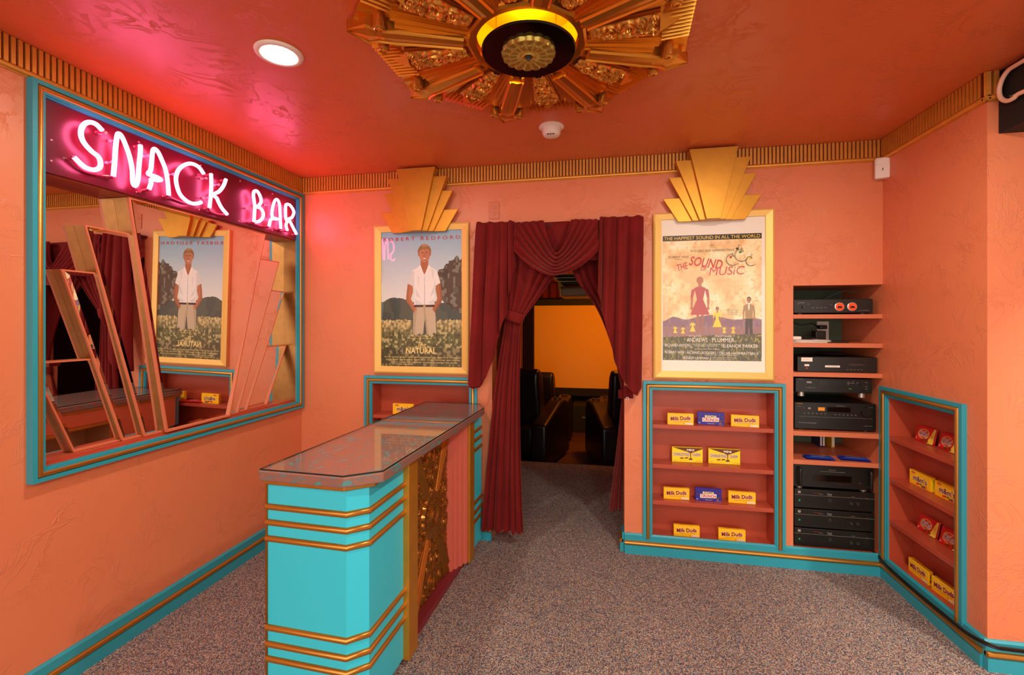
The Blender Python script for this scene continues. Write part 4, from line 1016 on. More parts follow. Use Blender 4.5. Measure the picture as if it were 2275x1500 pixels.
def duds_side(mb, w, h, d):
    p = Pl((w / 2, 0, 0), (0, 1, 0)); mb.text('Milk Duds', p, d / 2, h * .5, h * .6, d * .35, .001, 0, bold=.03, rot=PI / 2)
    p = Pl((0, 0, h), (1, 0, 0), (0, 1, 0)); mb.text('Milk Duds', p, 0, d * .5, w * .5, d * .5, .001, 1, bold=.03)
    return ['brown', 'orange']
def crunch(mb, w, h):
    p = FP0
    mb.flat(p, [(-w * .32, h * .24), (w * .30, h * .28), (w * .31, h * .60), (-w * .32, h * .56)], .0010, 1)
    mb.text('CRUNCH', p, -.001, h * .42, w * .56, h * .23, .0014, 0, bold=.03)
    mb.text('BUNCHA', p, 0, h * .68, w * .44, h * .18, .0011, 1, bold=.04)
    mb.text('BUNCHA', p, 0, h * .68, w * .42, h * .15, .0015, 2, bold=.02)
    mb.text('CRISPED RICE IN MILK CHOCOLATE', p, 0, h * .11, w * .24, h * .06, .001, 1); mb.text('NET WT 3.2 OZ', p, w * .38, h * .04, w * .18, h * .035, .001, 1)
    mb.text('190', p, -w * .43, h * .13, w * .05, h * .12, .001, 1)
    for (a, b, r_) in ((-.36, .82, .03), (-.24, .88, .02), (-.41, .55, .042), (-.38, .32, .022), (.33, .78, .035), (.43, .66, .035), (.10, .88, .016), (-.04, .84, .014), (-.16, .12, .02), (.16, .14, .035), (.37, .30, .055), (.43, .36, .03)):
        mb.ell(p, w * a, h * b, w * r_, w * r_ * .9, .0012, 3, 9, rot=a * 9); mb.ell(p, w * a - .001, h * b + .0012, w * r_ * .4, w * r_ * .35, .0016, 4, 7)
    mb.ell(p, w * .35, h * .16, w * .05, w * .02, .0013, 4, 10)
    return ['red_ink', 'white_ink', 'yellow2', 'brown', 'tan']
def chew(mb, w, h):
    p = FP0
    mb.flat(p, [(-w * .48, h * .995), (w * .02, h * .70), (w * .08, h * .62), (w * .16, h * .66), (w * .49, h * .93), (w * .49, h * .995)], .0010, 1)
    mb.flat(p, [(w * .09, h * .68), (w * .125, h * .68), (w * .115, h * .28), (w * .095, h * .28)], .0011, 1)
    mb.text('MINI', p, w * .10, h * .84, w * .24, h * .15, .0014, 2, bold=.03)
    for (s, cx, ww, rt) in (('CHARLESTON', -w * .20, w * .52, -.02), ('CHEW', w * .30, w * .26, .06)):
        k = 1.06; mb.text(s, p, cx, h * .53, ww * k, h * .27, .0011, 3, bold=.05, rot=rt); mb.text(s, p, cx, h * .53, ww * 1.02, h * .235, .0014, 2, bold=.035, rot=rt); mb.text(s, p, cx, h * .53, ww * .97, h * .18, .0018, 0, bold=0, rot=rt)
    for (a, b) in ((-.18, .27), (-.03, .29)):
        mb.pprism(p, [(w * (a - .06), h * (b - .04)), (w * (a + .05), h * (b - .02)), (w * (a + .06), h * (b + .05)), (w * (a - .05), h * (b + .03))], .0008, .0016, 4)
    for (a, b, r_) in ((.08, .22, .035), (.13, .25, .03), (.10, .16, .025), (.15, .19, .02)): mb.ell(p, w * a, h * b, w * r_, w * r_ * .8, .0012, 4, 8)
    mb.ell(p, w * .10, h * .13, w * .04, w * .015, .0015, 2, 10)
    mb.text('VANILLA', p, -w * .40, h * .10, w * .14, h * .05, .001, 0); mb.text('FLAVORY NOUGAT CHOCOLATEY COATING', p, -w * .12, h * .12, w * .26, h * .04, .001, 5)
    mb.text('NET WT 3.5 OZ (99g)', p, w * .37, h * .09, w * .18, h * .06, .001, 0)
    return ['navy', 'choc', 'white_ink', 'pink_ink', 'brown', 'orange']
def emm(mb, w, h):
    p = FP0
    mb.text('m&m\'s', p, w * .02, h * .53, w * .66, h * .46, .0010, 1, bold=.05); mb.text('m&m\'s', p, w * .02, h * .53, w * .63, h * .40, .0014, 0, bold=.02)
    mb.ell(p, -w * .30, h * .86, w * .10, h * .07, .0011, 2, 14); mb.text('PEANUT', p, -w * .30, h * .86, w * .14, h * .05, .0014, 1)
    for (a, b, c) in ((-.12, .17, 2), (-.04, .20, 2), (.06, .21, 3), (.13, .12, 4), (.22, .12, 5), (.30, .10, 6), (.30, .24, 6), (.2, .24, 6)): mb.ell(p, w * a, h * b, w * .045, w * .032, .0012, c, 12)
    mb.text('220', p, -w * .44, h * .40, w * .04, h * .1, .001, 1)
    return ['brown', 'white_ink', 'red', 'green', 'choc', 'blue', 'orange']
def emm_side(mb, w, h, d):
    p = Pl((w / 2, 0, 0), (0, 1, 0)); mb.pbox(p, d * .15, d * .85, h * .1, h * .85, 0, .0008, 1); mb.text('NUTRITION FACTS', p, d * .5, h * .5, h * .6, d * .2, .0012, 0, rot=PI / 2)
    return ['brown', 'yellow2']
G1 = 'candy boxes and bars on the shelves'
LAB = 'candy box'
zs = (.7945, .5515, .3285, .1015)
md = carton('candy_box', 'yellow candy box with brown lettering, left of the blue box on the top shelf', .151, .069, .022, 'yellow', duds, 'yellow candy boxes with brown lettering', duds_side)
def at(o, x, y, z, r): o.location = (x, y, z); o.rotation_euler = (0, 0, r)
at(md, .4885, 2.912, zs[0], .01)
gy = 'yellow candy boxes with brown lettering'
dup(md, (.856, 2.925, zs[0]), -.126, 'yellow candy box right of the blue box on the top shelf', gy)
dup(md, (.47, 2.942, zs[2]), .02, 'yellow candy box left of the blue box on the third shelf down', gy)
dup(md, (.846, 2.947, zs[2]), -.03, 'yellow candy box right of the blue box on the third shelf down', gy)
dup(md, (.53, 2.945, zs[3]), 0, 'yellow candy box, left one on the bottom shelf under the white-mat poster', gy)
dup(md, (.788, 2.941, zs[3]), -.03, 'yellow candy box, right one on the bottom shelf under the white-mat poster', gy)
dup(md, (1.618, 2.700, .1015), R(-91), 'yellow candy box, farther one on the right side wall bottom shelf', gy)
dup(md, (1.617, 2.518, .1015), R(-86), 'yellow candy box, nearer one on the right side wall bottom shelf', gy)
cr = carton('candy_box', 'blue candy box on the top shelf between two yellow boxes', .150, .076, .022, 'blue', crunch, 'blue candy boxes')
at(cr, .669, 2.945, zs[0], -.113)
dup(cr, (.656, 2.947, zs[2]), 0, 'blue candy box on the third shelf down between two yellow boxes', 'blue candy boxes')
cc = carton('candy_box', 'large bright yellow and brown candy box, left of the pair on the second shelf', .181, .091, .02, 'yellow2', chew, 'yellow and brown candy boxes')
at(cc, .539, 2.974, zs[1], .04)
dup(cc, (.754, 2.978, zs[1]), 0, 'large bright yellow and brown candy box, right of the pair on the second shelf', 'yellow and brown candy boxes')
mm = carton('candy_box', 'yellow candy box with big brown letters, behind the counter on the left wall shelves', .150, .073, .022, 'yellow', emm, 'yellow candy boxes with big brown letters', emm_side)
at(mm, -1.324, 2.935, .7855, .0)
gm = 'yellow candy boxes with big brown letters'
dup(mm, (-1.012, 2.945, .7855), .02, 'yellow candy box behind the counter, seen in the mirror left of its twin', gm)
dup(mm, (-1.20, 2.945, .5515), .02, 'yellow candy box on the lower shelf behind the counter', gm)
dup(mm, (1.631, 2.708, .5655), R(-88), 'yellow candy box with big brown letters, farther one on the right side wall', gm)
dup(mm, (1.637, 2.532, .5655), R(-88), 'yellow candy box with big brown letters, nearer one on the right side wall', gm)

def wrapper(label, flat_=False, cols=('red', 'yb'), kind='kk', group=None):
    """foil bar pack with crimped ends; stands leaning back, or lies flat"""
    t = thing('chocolate_bar', label, 'chocolate bar', (0, 0, 0), 0, group)
    w, h = (.128, .084) if not flat_ else (.150, .062)
    nx, nz = 18, 10; tilt = R(14) if not flat_ else R(90)
    def P(u, v, f):
        e = max(0, min(1, (1 - abs(u)) / .14)); e2 = max(0, min(1, (1 - abs(v)) / .16))
        th = (.006 * (1 - (1 - e) ** 2) * (1 - (1 - e2) ** 2) + .0005) * f
        x = w / 2 * u + (.002 * math.sin(v * 30) if abs(u) > .99 else 0); z = h / 2 * (v + 1); y = -th
        if flat_: return (x, z, .007 - y if f > 0 else .0005)
        return (x, y * math.cos(tilt) + z * math.sin(tilt) + .006, z * math.cos(tilt) - y * math.sin(tilt) + .001)
    mb = MB()
    for f in (1, -1):
        mb.grid([[P(-1 + 2 * i / nx, -1 + 2 * j / nz, f) for j in range(nz + 1)] for i in range(nx + 1)] if f > 0 else [[P(1 - 2 * i / nx, -1 + 2 * j / nz, f) for j in range(nz + 1)] for i in range(nx + 1)])
    obj('foil_wrapper', mb, cols[0] if kind != 'bl' else 'foil_blue', t, smooth=True, **LP)
    mb = MB()
    if flat_: pp = Pl((0, 0, .0142), (1, 0, 0), (0, 1, 0))
    else:
        pp = Pl((0, -.0006, 0.001), (1, 0, 0), (0, math.sin(tilt), math.cos(tilt)))
    if kind == 'kk':
        mb.ell(pp, -.008, h * .54, .036, .026, .0012, 1, 28, rot=.0); mb.ell(pp, -.008, h * .54, .033, .023, .0016, 2, 28)
        mb.text('KitKat', pp, -.008, h * .54, .062, .033, .002, 3, bold=.04, shear=.25); mb.text('KitKat', pp, -.008, h * .54, .058, .028, .0024, 4, bold=.0, shear=.25)
        mb.flat(pp, [(.046, h * .03), (.062, h * .03), (.062, h * .97), (.050, h * .97), (.036, h * .5), (.022, h * .03)], .0013, 1)
        mb.flat(pp, [(-.022, h * .14), (.002, h * .28), (.008, h * .22), (-.008, h * .08)], .0018, 5); mb.flat(pp, [(.008, h * .28), (.016, h * .30), (.034, h * .12), (.022, h * .08)], .0018, 5)
        mb.text('KING\nSIZE', pp, .046, h * .5, .010, .012, .0018, 5); mb.text('210', pp, -.048, h * .2, .008, .009, .0016, 3)
        cl = ['red', 'yb', 'red', 'white_ink', 'grey_ink', 'choc']
    elif kind == 'bl':
        mb.flat(pp, [(-.055, h * .05), (.058, h * .05), (.05, h * .5), (-.045, h * .5)], .0004, 0); mb.text('Almond Joy', pp, -.008, h * .26, .07, .017, .0008, 1, bold=.06); mb.text('Almond Joy', pp, -.008, h * .26, .068, .014, .0012, 2, bold=.01)
        mb.text('COCONUT & ALMONDS', pp, .0, h * .78, .07, .008, .0008, 1); mb.ell(pp, .02, h * .66, .012, .007, .001, 3)
        cl = ['bblue', 'white_ink', 'navy', 'choc']
    else:
        mb.text('KitKat', pp, 0, h * .5, .07, .026, .0008, 0, bold=.04, shear=.2); cl = ['white_ink']
    obj('front_print', mb, cl, t, **LP)
    return t
kk = wrapper('leaning red chocolate bar, farther one on the right side wall top shelf', group='red chocolate bars')
at(kk, 1.648, 2.712, .794, R(-86))
gk = 'red chocolate bars'
dup(kk, (1.648, 2.553, .794), R(-90), 'leaning red chocolate bar, nearer one on the right side wall top shelf', gk)
dup(kk, (1.642, 2.684, .336), R(-85), 'leaning red chocolate bar, farther one on the right side wall third shelf', gk)
dup(kk, (1.642, 2.528, .336), R(-84), 'leaning red chocolate bar, nearer one on the right side wall third shelf', gk)
fl = wrapper('flat red chocolate bar behind the counter, the one nearer the doorway', True, kind='fl', group='flat red chocolate bars')
at(fl, -1.03, 2.90, .785, .1)
dup(fl, (-1.19, 2.905, .785), -.12, 'red chocolate bar lying flat behind the counter, between the two yellow boxes', 'flat red chocolate bars')
bl = wrapper('blue chocolate bar lying flat on the electronics shelf, the left one', True, kind='bl', group='blue chocolate bars')
at(bl, 1.257, 2.912, .6235, -.08)
dup(bl, (1.445, 2.925, .6235), -.12, 'blue chocolate bar lying flat on the electronics shelf, the right one', 'blue chocolate bars')

# ------------------------------------------------------------------ electronics niche
av = thing('equipment_niche', 'open salmon niche with five shelves of black audio equipment', 'shelf unit', (1.337, 2.9, .11))
X0, X1 = 1.108, 1.566
obj('back_panel', MB().box(X0 - .02, X1 + .02, 3.34, 3.36, .09, 1.66), 'slate', av, label='grey green cloth back')
obj('side_panel', MB().box(X0 - .02, X0 + .001, 2.901, 3.34, .09, 1.65), 'wall_flat', av)
obj('top_panel', MB().box(X0, X1, 2.901, 3.34, 1.631, 1.65), 'wall_flat', av)
obj('bottom_panel', MB().box(X0, X1, 2.901, 3.34, .09, .111), 'rust', av)
for z0, z1 in ((1.440, 1.464), (1.274, 1.299), (1.104, 1.129), (.762, .789), (.597, .623)):
    obj('shelf', MB().box(X0 + .001, X1 - .001, 2.899, 3.33, z0, z1), 'wall_flat' if z0 != .597 else 'wall_flat', av, bevel=.001)
FY = 2.932
FPV = Pl((0, FY, 0), (1, 0, 0))
def device(name, label, x0, x1, z0, z1, m_='black', feet=.0, cat='audio component', d=.30):
    t = thing(name, label, cat, ((x0 + x1) / 2, FY, z0))
    obj('casing', MB().box(x0, x1, FY, FY + d, z0 + feet, z1), m_, t, bevel=.003)
    if feet:
        for x in (x0 + .04, x1 - .04): obj('foot', MB().lathe([(0, 0), (.017, 0), (.017, feet)], (x, FY + .03, z0), seg=16), 'silver' if feet > .01 else 'grey', t, smooth=True, autos=40)
    return t
def knob(t, x, z, r, d=.012, m_='black2', name='knob'):
    o = obj(name, MB().lathe([(0, d), (r * .92, d), (r, d * .8), (r, 0)], FPV.p(x, z, 0), FPV.n, 24), m_, t, smooth=True, autos=40); return o
def prints(t, items, mats=('text_dim',), name='front_lettering'):
    mb = MB()
    for it in items:
        if it[0] == 't': mb.text(it[1], FPV, it[2], it[3], it[4], it[5], .0012, it[6] if len(it) > 6 else 0)
        elif it[0] == 'b': mb.pbox(FPV, it[1], it[2], it[3], it[4], 0, .0011, it[5] if len(it) > 5 else 0)
    obj(name, mb, list(mats), t)
# top: amplifier with two glowing round meters
t = device('amplifier', 'black amplifier with two glowing red round meters on the top shelf', 1.124, 1.534, 1.4645, 1.553, feet=.008)
for x in (1.362, 1.427):
    r_ = knob(t, x, 1.508, .0255, .006, 'silver', 'meter_ring')
    obj('meter_glow', MB().lathe([(0, .0068), (.0215, .0068), (.0215, .006)], FPV.p(x, 1.508, 0), FPV.n, 28), 'red_glow', r_)
    obj('meter_core', MB().pprism(FPV, [(x - .013, 1.500), (x + .013, 1.500), (x + .009, 1.512), (x - .009, 1.512)], .0069, .0085), 'black', r_)
prints(t, [('t', 'marantz', 1.163, 1.533, .034, .005), ('t', 'POWER', 1.146, 1.525, .012, .003), ('t', 'VOLUME', 1.20, 1.525, .01, .003), ('t', 'INPUT', 1.32, 1.52, .01, .003), ('t', 'SOLID STATE AMPLIFIER', 1.485, 1.487, .055, .003)] +
       [('b', 1.22 + i * .022, 1.23 + i * .022, 1.503, 1.5045) for i in range(4)], ('text_dim',))
knob(t, 1.172, 1.508, .007); knob(t, 1.134, 1.532, .003, .002, 'grey', 'screw'); knob(t, 1.134, 1.478, .003, .002, 'grey', 'screw'); knob(t, 1.515, 1.532, .003, .002, 'grey', 'screw')
# second shelf: papers, small things
t = thing('paper_stack', 'loose stack of white papers on the second electronics shelf', 'papers', (1.22, 2.95, 1.299)); random.seed(4)
for i in range(7):
    a = random.uniform(-.12, .12); cx, cy = 1.215 + random.uniform(-.008, .012), 3.02 + random.uniform(-.01, .01); c_, s_ = math.cos(a), math.sin(a)
    z = 1.2995 + i * .0024
    q = [(cx + dx * c_ - dy * s_, cy + dx * s_ + dy * c_, z) for dx, dy in ((-.10, -.09), (.095, -.09), (.095, .1), (-.10, .1))]
    obj('sheet', MB().prism(q, (0, 0, .0019)), 'paper', t)
t = thing('streaming_box', 'small rounded white device lying on the papers', 'device', (1.15, 2.97, 1.3165))
obj('body', MB().box(1.123, 1.172, 2.945, 2.985, 1.3165, 1.336), 'white', t, bevel=.007)
t = thing('disc_player', 'flat black portable player lying on the papers', 'device', (1.21, 3.03, 1.3165)); obj('body', MB().lathe([(0, 0), (.045, 0), (.05, .008), (.045, .016), (0, .016)], (1.225, 3.035, 1.3165), seg=28), 'black2', t, smooth=True, autos=50)
t = thing('cable_box', 'small flat black box right of the papers', 'device', (1.38, 2.98, 1.2995)); obj('body', MB().box(1.33, 1.42, 2.945, 3.06, 1.2995, 1.309), 'black2', t, bevel=.002)
t = thing('power_adapter', 'black upright power adapter behind the papers', 'power adapter', (1.36, 3.18, 1.2995)); obj('body', MB().box(1.335, 1.395, 3.16, 3.22, 1.2995, 1.365), 'black', t, bevel=.004)
t = thing('outlet_cover', 'white wall outlet with a plug at the back of the second electronics shelf', 'outlet', (1.455, 3.34, 1.34))
obj('plate', MB().box(1.418, 1.488, 3.334, 3.34, 1.305, 1.425), 'white', t, bevel=.002); obj('plug', MB().box(1.415, 1.46, 3.29, 3.334, 1.375, 1.40), 'black', t, bevel=.005)
obj('cord', MB().tube(curve([(1.415, 3.31, 1.388), (1.37, 3.29, 1.41), (1.31, 3.30, 1.40), (1.26, 3.31, 1.42)], 6), .003, 6), 'black', t, smooth=True)
# third shelf: cable receiver with remote on top
t = device('cable_receiver', 'black cable receiver with white stickers on the third shelf', 1.143, 1.556, 1.1295, 1.218, d=.28)
prints(t, [('t', 'DIRECTV', 1.192, 1.203, .035, .004, 0), ('t', 'HD  DVR', 1.325, 1.1635, .05, .004, 3)] +
       [('b', 1.40 + i * .018, 1.408 + i * .018, 1.146, 1.1475, 0) for i in range(5)], ('text_dim', 'paper', 'red', 'navy'))
for q in ((1.163, 1.222, 1.190, 1.213), (1.18, 1.205, 1.163, 1.174), (1.288, 1.365, 1.158, 1.169)): obj('sticker', MB().pbox(FPV, *q, 0, .0011), 'paper', t, label='white sticker')
obj('indicator', MB().pbox(FPV, 1.187, 1.197, 1.148, 1.155, 0, .0011), 'red', t)
mb = MB().pprism(FPV, [(1.40, 1.175), (1.42, 1.181), (1.48, 1.181), (1.50, 1.175), (1.48, 1.169), (1.42, 1.169)], 0, .002); obj('display', mb, 'grey', t)
t = thing('remote_control', 'dark remote control lying on the black cable receiver', 'remote control', (1.36, 3.03, 1.2185)); obj('body', MB().lathe([(0, 0), (.07, .002), (.08, .012), (.07, .022), (0, .026)], (1.37, 3.05, 1.2185), seg=28), 'black2', t, smooth=True, autos=50)
# fourth: disc player above receiver
t = device('disc_player', 'black disc player on round silver feet above the receiver', 1.133, 1.530, .985, 1.093, feet=.026, d=.26)
prints(t, [('b', 1.255, 1.43, 1.068, 1.069), ('t', 'PIONEER', 1.16, 1.087, .03, .003), ('b', 1.192, 1.218, 1.069, 1.0735, 0), ('b', 1.192, 1.218, 1.0645, 1.067, 0), ('b', 1.318, 1.339, 1.066, 1.077, 1), ('t', 'dts  DOLBY  CD', 1.21, 1.038, .05, .004), ('b', 1.41, 1.425, 1.034, 1.038, 2)] +
       [('b', 1.405, 1.412, 1.074, 1.0755), ('b', 1.405, 1.412, 1.062, 1.0635), ('b', 1.43, 1.438, 1.078, 1.0795), ('b', 1.43, 1.438, 1.068, 1.0695), ('b', 1.495, 1.505, 1.074, 1.0755), ('b', 1.495, 1.505, 1.05, 1.0515), ('b', 1.495, 1.505, 1.036, 1.0375)], ('text_dim', 'orange', 'green'))
knob(t, 1.462, 1.067, .012, .002); obj('tray', MB().pbox(FPV, 1.256, 1.40, 1.052, 1.082, 0, .002), 'black2', t)
t = device('av_receiver', 'large black receiver with round volume knob on the fourth shelf', 1.128, 1.550, .789, .952, feet=.008, d=.33)
o = knob(t, 1.498, .906, .028, .014); prints(t, [('t', 'ONKYO', 1.155, .943, .03, .005, 1), ('t', 'STANDBY/ON', 1.152, .926, .02, .003), ('b', 1.175, 1.181, .918, .9195, 2), ('b', 1.20, 1.212, .913, .9215), ('t', 'THX', 1.206, .917, .009, .004, 3), ('b', 1.252, 1.287, .905, .925, 1), ('t', 'THX SURROUND EX   dts', 1.37, .936, .05, .004),
    ('t', 'MASTER VOLUME', 1.52, .931, .024, .003), ('t', 'THX  DTS  WRAT  DIGITAL PROCESSING', 1.195, .832, .095, .005), ('t', 'AV RECEIVER TX-DS989', 1.508, .826, .042, .003), ('b', 1.15, 1.532, .868, .8685, 0)] +
    [('b', 1.175 + i * .022, 1.184 + i * .022, .888, .8895) for i in range(6)] + [('b', 1.338 + i * .021, 1.346 + i * .021, .885, .8865) for i in range(6)], ('text_dim', 'orange', 'red', 'black'))
for i in range(12):
    x = 1.178 + i * .022 if i < 6 else 1.342 + (i - 6) * .021; knob(t, x, .880, .0035, .003, 'grey', 'button')
obj('display', MB().pbox(FPV, 1.30, 1.42, .900, .928, 0, .001), 'black_gloss', t)
# fifth: small things behind, seen over the shelf with the blue bars
for (n_, lab, x0, x1, m_) in (('book', 'dark blue book standing at the back of the shelf with blue bars', 1.385, 1.398, 'navy'), ('book', 'purple blue book standing beside the yellow one', 1.400, 1.414, 'navy'), ('book', 'yellow folder standing at the back of the shelf with blue bars', 1.452, 1.470, 'yellow')):
    b_ = thing(n_, lab, 'book', ((x0 + x1) / 2, 3.26, .6235)); obj('cover', MB().box(x0, x1, 3.22, 3.335, .6235, .748), m_, b_, bevel=.001); obj('pages', MB().box(x0 + .002, x1 - .002, 3.218, 3.33, .632, .746), 'paper', b_)
# bottom stack
t = device('power_amplifier', 'black power amplifier with side handles, on top of the bottom stack', 1.122, 1.538, .446, .588, feet=.012, d=.34)
for x in (1.148, 1.512):
    obj('handle', MB().tube(curve([FPV.p(x, .475, 0), FPV.p(x, .478, .022), FPV.p(x, .49, .028), FPV.p(x, .556, .028), FPV.p(x, .568, .022), FPV.p(x, .571, 0)], 5), .008, 10), 'black2', t, smooth=True)
obj('display', MB().pbox(FPV, 1.225, 1.425, .495, .532, -.001, .0015), 'black_gloss', t)
prints(t, [('t', 'ONKYO', 1.325, .563, .035, .005), ('t', 'DISCRETE OUTPUT STAGE STEREO POWER AMPLIFIER', 1.327, .553, .13, .003), ('b', 1.226, 1.424, .531, .532), ('b', 1.226, 1.424, .495, .496), ('t', 'POWER', 1.25, .517, .012, .003), ('b', 1.375, 1.39, .5115, .513), ('b', 1.41, 1.425, .5105, .512)])
knob(t, 1.467, .497, .006, .004, 'grey')
for z0, z1, lab in ((.335, .444, 'black power amplifier with ribbed front, topmost of three alike'), (.223, .328, 'black power amplifier with ribbed front, middle of three alike'), (.1115, .216, 'black power amplifier with ribbed front, lowest of three alike at the bottom of the niche')):
    t = device('power_amplifier', lab, 1.127, 1.543, z0, z1, 'grey' if False else 'black2', d=.32); t['group'] = 'three stacked black amplifiers'
    zc = (z0 + z1) / 2
    mb = MB()
    for i in range(20): mb.pbox(FPV, 1.178 + i * .0062, 1.181 + i * .0062, zc - .030, zc + .012, 0, .0015)
    obj('vent_ribs', mb, 'black', t)
    obj('fascia', MB().pbox(FPV, 1.127, 1.50, zc - .034, zc + .020, -.001, .0006), 'black', t)
    prints(t, [('b', 1.145, 1.160, zc + .030, zc + .043), ('t', 'NAD', 1.1525, zc + .0365, .011, .004, 4), ('b', 1.228, 1.262, zc + .035, zc + .0358, 1), ('t', 'MODEL 916 THX', 1.268, zc + .031, .022, .004), ('t', 'THX', 1.311, zc + .031, .026, .013, 3), ('t', 'PROTECTION', 1.433, zc + .028, .018, .003), ('t', 'STANDBY', 1.503, zc + .024, .012, .002),
               ('b', 1.127, 1.541, zc + .0205, zc + .0212), ('t', 'POWER', 1.313, zc + .004, .012, .002)], ('text_dim', 'red', 'grey', 'text_dim', 'black'))
    knob(t, 1.153, zc - .012, .005, .002, 'green_led', 'power_button')
    obj('rocker', MB().pbox(FPV, 1.304, 1.322, zc - .010, zc + .0, 0, .004), 'grey', t)
    for x in (1.421, 1.454): knob(t, x, zc - .010, .0095, .010, 'grey')
for (pts, lab) in (([(1.545, 3.10, 1.60), (1.50, 3.2, 1.612), (1.44, 3.28, 1.57), (1.40, 3.31, 1.54)], 'grey cable arching behind the amplifier with glowing meters'), ([(1.18, 3.28, .62), (1.19, 3.26, .69), (1.185, 3.29, .76)], 'thin white cable hanging behind the shelf with blue bars')):
    tag(obj('cable', MB().tube(curve(pts, 6), .0025, 6), 'grey_ink', smooth=True), lab, 'cable')
# cable along the right baseboard
cp = [(1.53, 2.94, .115), (1.540, 2.885, .10), (1.532, 2.80, .095), (1.536, 2.6, .085), (1.532, 2.4, .092), (1.528, 2.25, .10), (1.56, 2.172, .105), (1.64, 2.168, .10), (1.9, 2.168, .10)]
tag(obj('cable', MB().tube(curve(cp, 8), .005, 8), 'black', smooth=True), 'black cable running along the teal baseboard of the right wall', 'cable', 'black cables on the baseboard')
tag(obj('cable', MB().tube(curve([(a + (-.002 if i < 6 else .002), b - .004, c + .010) for i, (a, b, c) in enumerate(cp)], 8), .004, 8), 'black', smooth=True), 'thinner black cable lying on the other one along the baseboard', 'cable', 'black cables on the baseboard')

# ------------------------------------------------------------------ doorway drapery
dr = thing('doorway_drapery', 'burgundy velvet swag with two side tails over the theatre doorway', 'curtain', (-.26, 2.88, 2.0))
CY = 2.81
def lerp(a, b, t): return a + (b - a) * t
def interp(tab, x):
    for (x0, *a), (x1, *b) in zip(tab, tab[1:]):
        if x <= x1 or (x1, *b) == tab[-1]:
            t = max(0, min(1, (x - x0) / (x1 - x0))) if x1 != x0 else 1
            return [lerp(p, q, t) for p, q in zip(a, b)]
def sm(t): return t * t * (3 - 2 * t)
def pleat(u, edges, sharp=.5):
    """soft knife pleats: rises across each pleat and drops sharply at its edge"""
    for i, (a, b) in enumerate(zip(edges, edges[1:])):
        if u <= b or i == len(edges) - 2:
            t = (u - a) / (b - a); return math.sin(PI * min(1, max(0, t)) ** .62)
def tail(name, xt0, xt1, zt, hem, edges, drift, amp, y0=CY, seed=0):
    """hanging tail: hem = (u, z) table, x drifts towards the hem"""
    nu, nv = 110, 60; G = []
    for i in range(nu + 1):
        u = i / nu; zb = interp(hem, u)[0]; row = []
        for j in range(nv + 1):
            v = j / nv; z = lerp(zt + .004 * math.sin(u * 23), zb, v); f = (zt - z)
            x = lerp(xt0, xt1, u) + drift(u) * f
            k = pleat(u, edges); a = amp * (.55 + .55 * min(1, f / .5))
            y = y0 - a * k - .004 * math.sin(9 * f + 7 * u) - .003 * math.sin(31 * u + 5 * f)
            if v < .03: y += .006 * (1 - v / .03)
            row.append((x, y, z))
        G.append(row)
    return obj(name, MB().grid(G), 'velvet', dr, smooth=True, solid=.004)
tail('left_tail', -.768, -.517, 2.052, [(0, 1.02), (.14, 1.0), (.25, 1.005), (.40, 1.075), (.5, 1.16), (.56, 1.215), (.60, 1.31), (.72, 1.41), (.80, 1.47), (.83, 1.56), (.90, 1.63), (.94, 1.72), (1, 1.765)], [0, .30, .64, .84, 1.001], lambda u: -.052 * (1 - u) + .012 * u, .044)
tail('right_tail', .006, .262, 2.052, [(0, 1.60), (.04, 1.56), (.12, 1.46), (.25, 1.34), (.34, 1.27), (.40, 1.18), (.55, 1.10), (.68, 1.04), (.80, 1.0), (.90, .985), (1, 1.02)], [0, .08, .40, .68, 1.001], lambda u: -.02 * (1 - u) - .012 * u, .044)
# flat backing behind the swag
mb = MB(); mb.grid([[(lerp(-.53, .03, i / 20), CY + .03 + .003 * math.sin(i), lerp(2.046, 1.80, j / 8)) for j in range(9)] for i in range(21)]); obj('backing_cloth', mb, 'velvet', dr, smooth=True, solid=.003)
# swag folds
G = []; nv, nu = 120, 70
for j in range(nv + 1):
    v = j / nv
    xl = interp([(0, -.335), (.62, -.515), (1, -.519)], v)[0]; zl = interp([(0, 2.046), (.62, 2.040), (1, 1.862)], v)[0]
    xr = interp([(0, -.165), (.62, -.01), (1, .004)], v)[0]; zr = interp([(0, 2.046), (.62, 2.040), (1, 1.855)], v)[0]
    zc = interp([(0, 1.835), (.25, 1.79), (.6, 1.745), (1, 1.700)], v)[0]
    row = []
    for i in range(nu + 1):
        u = i / nu; s = 1 - abs(2 * u - 1) ** 1.75
        z = lerp(lerp(zl, zr, u), zc, s); x = lerp(xl, xr, u)
        k = math.sin(PI * ((v * 6.2 + .35 * math.sin(u * 5)) % 1) ** .6)
        y = CY - .012 - .040 * k * (.35 + .65 * s) - .045 * s * (1 - .5 * abs(v - .6))
        row.append((x, y, z))
    G.append(row)
obj('swag', MB().grid(G), 'velvet', dr, smooth=True, solid=.004)
obj('mounting_board', MB().box(-.76, .255, 2.84, 2.899, 2.02, 2.038), 'velvet_dark', dr)

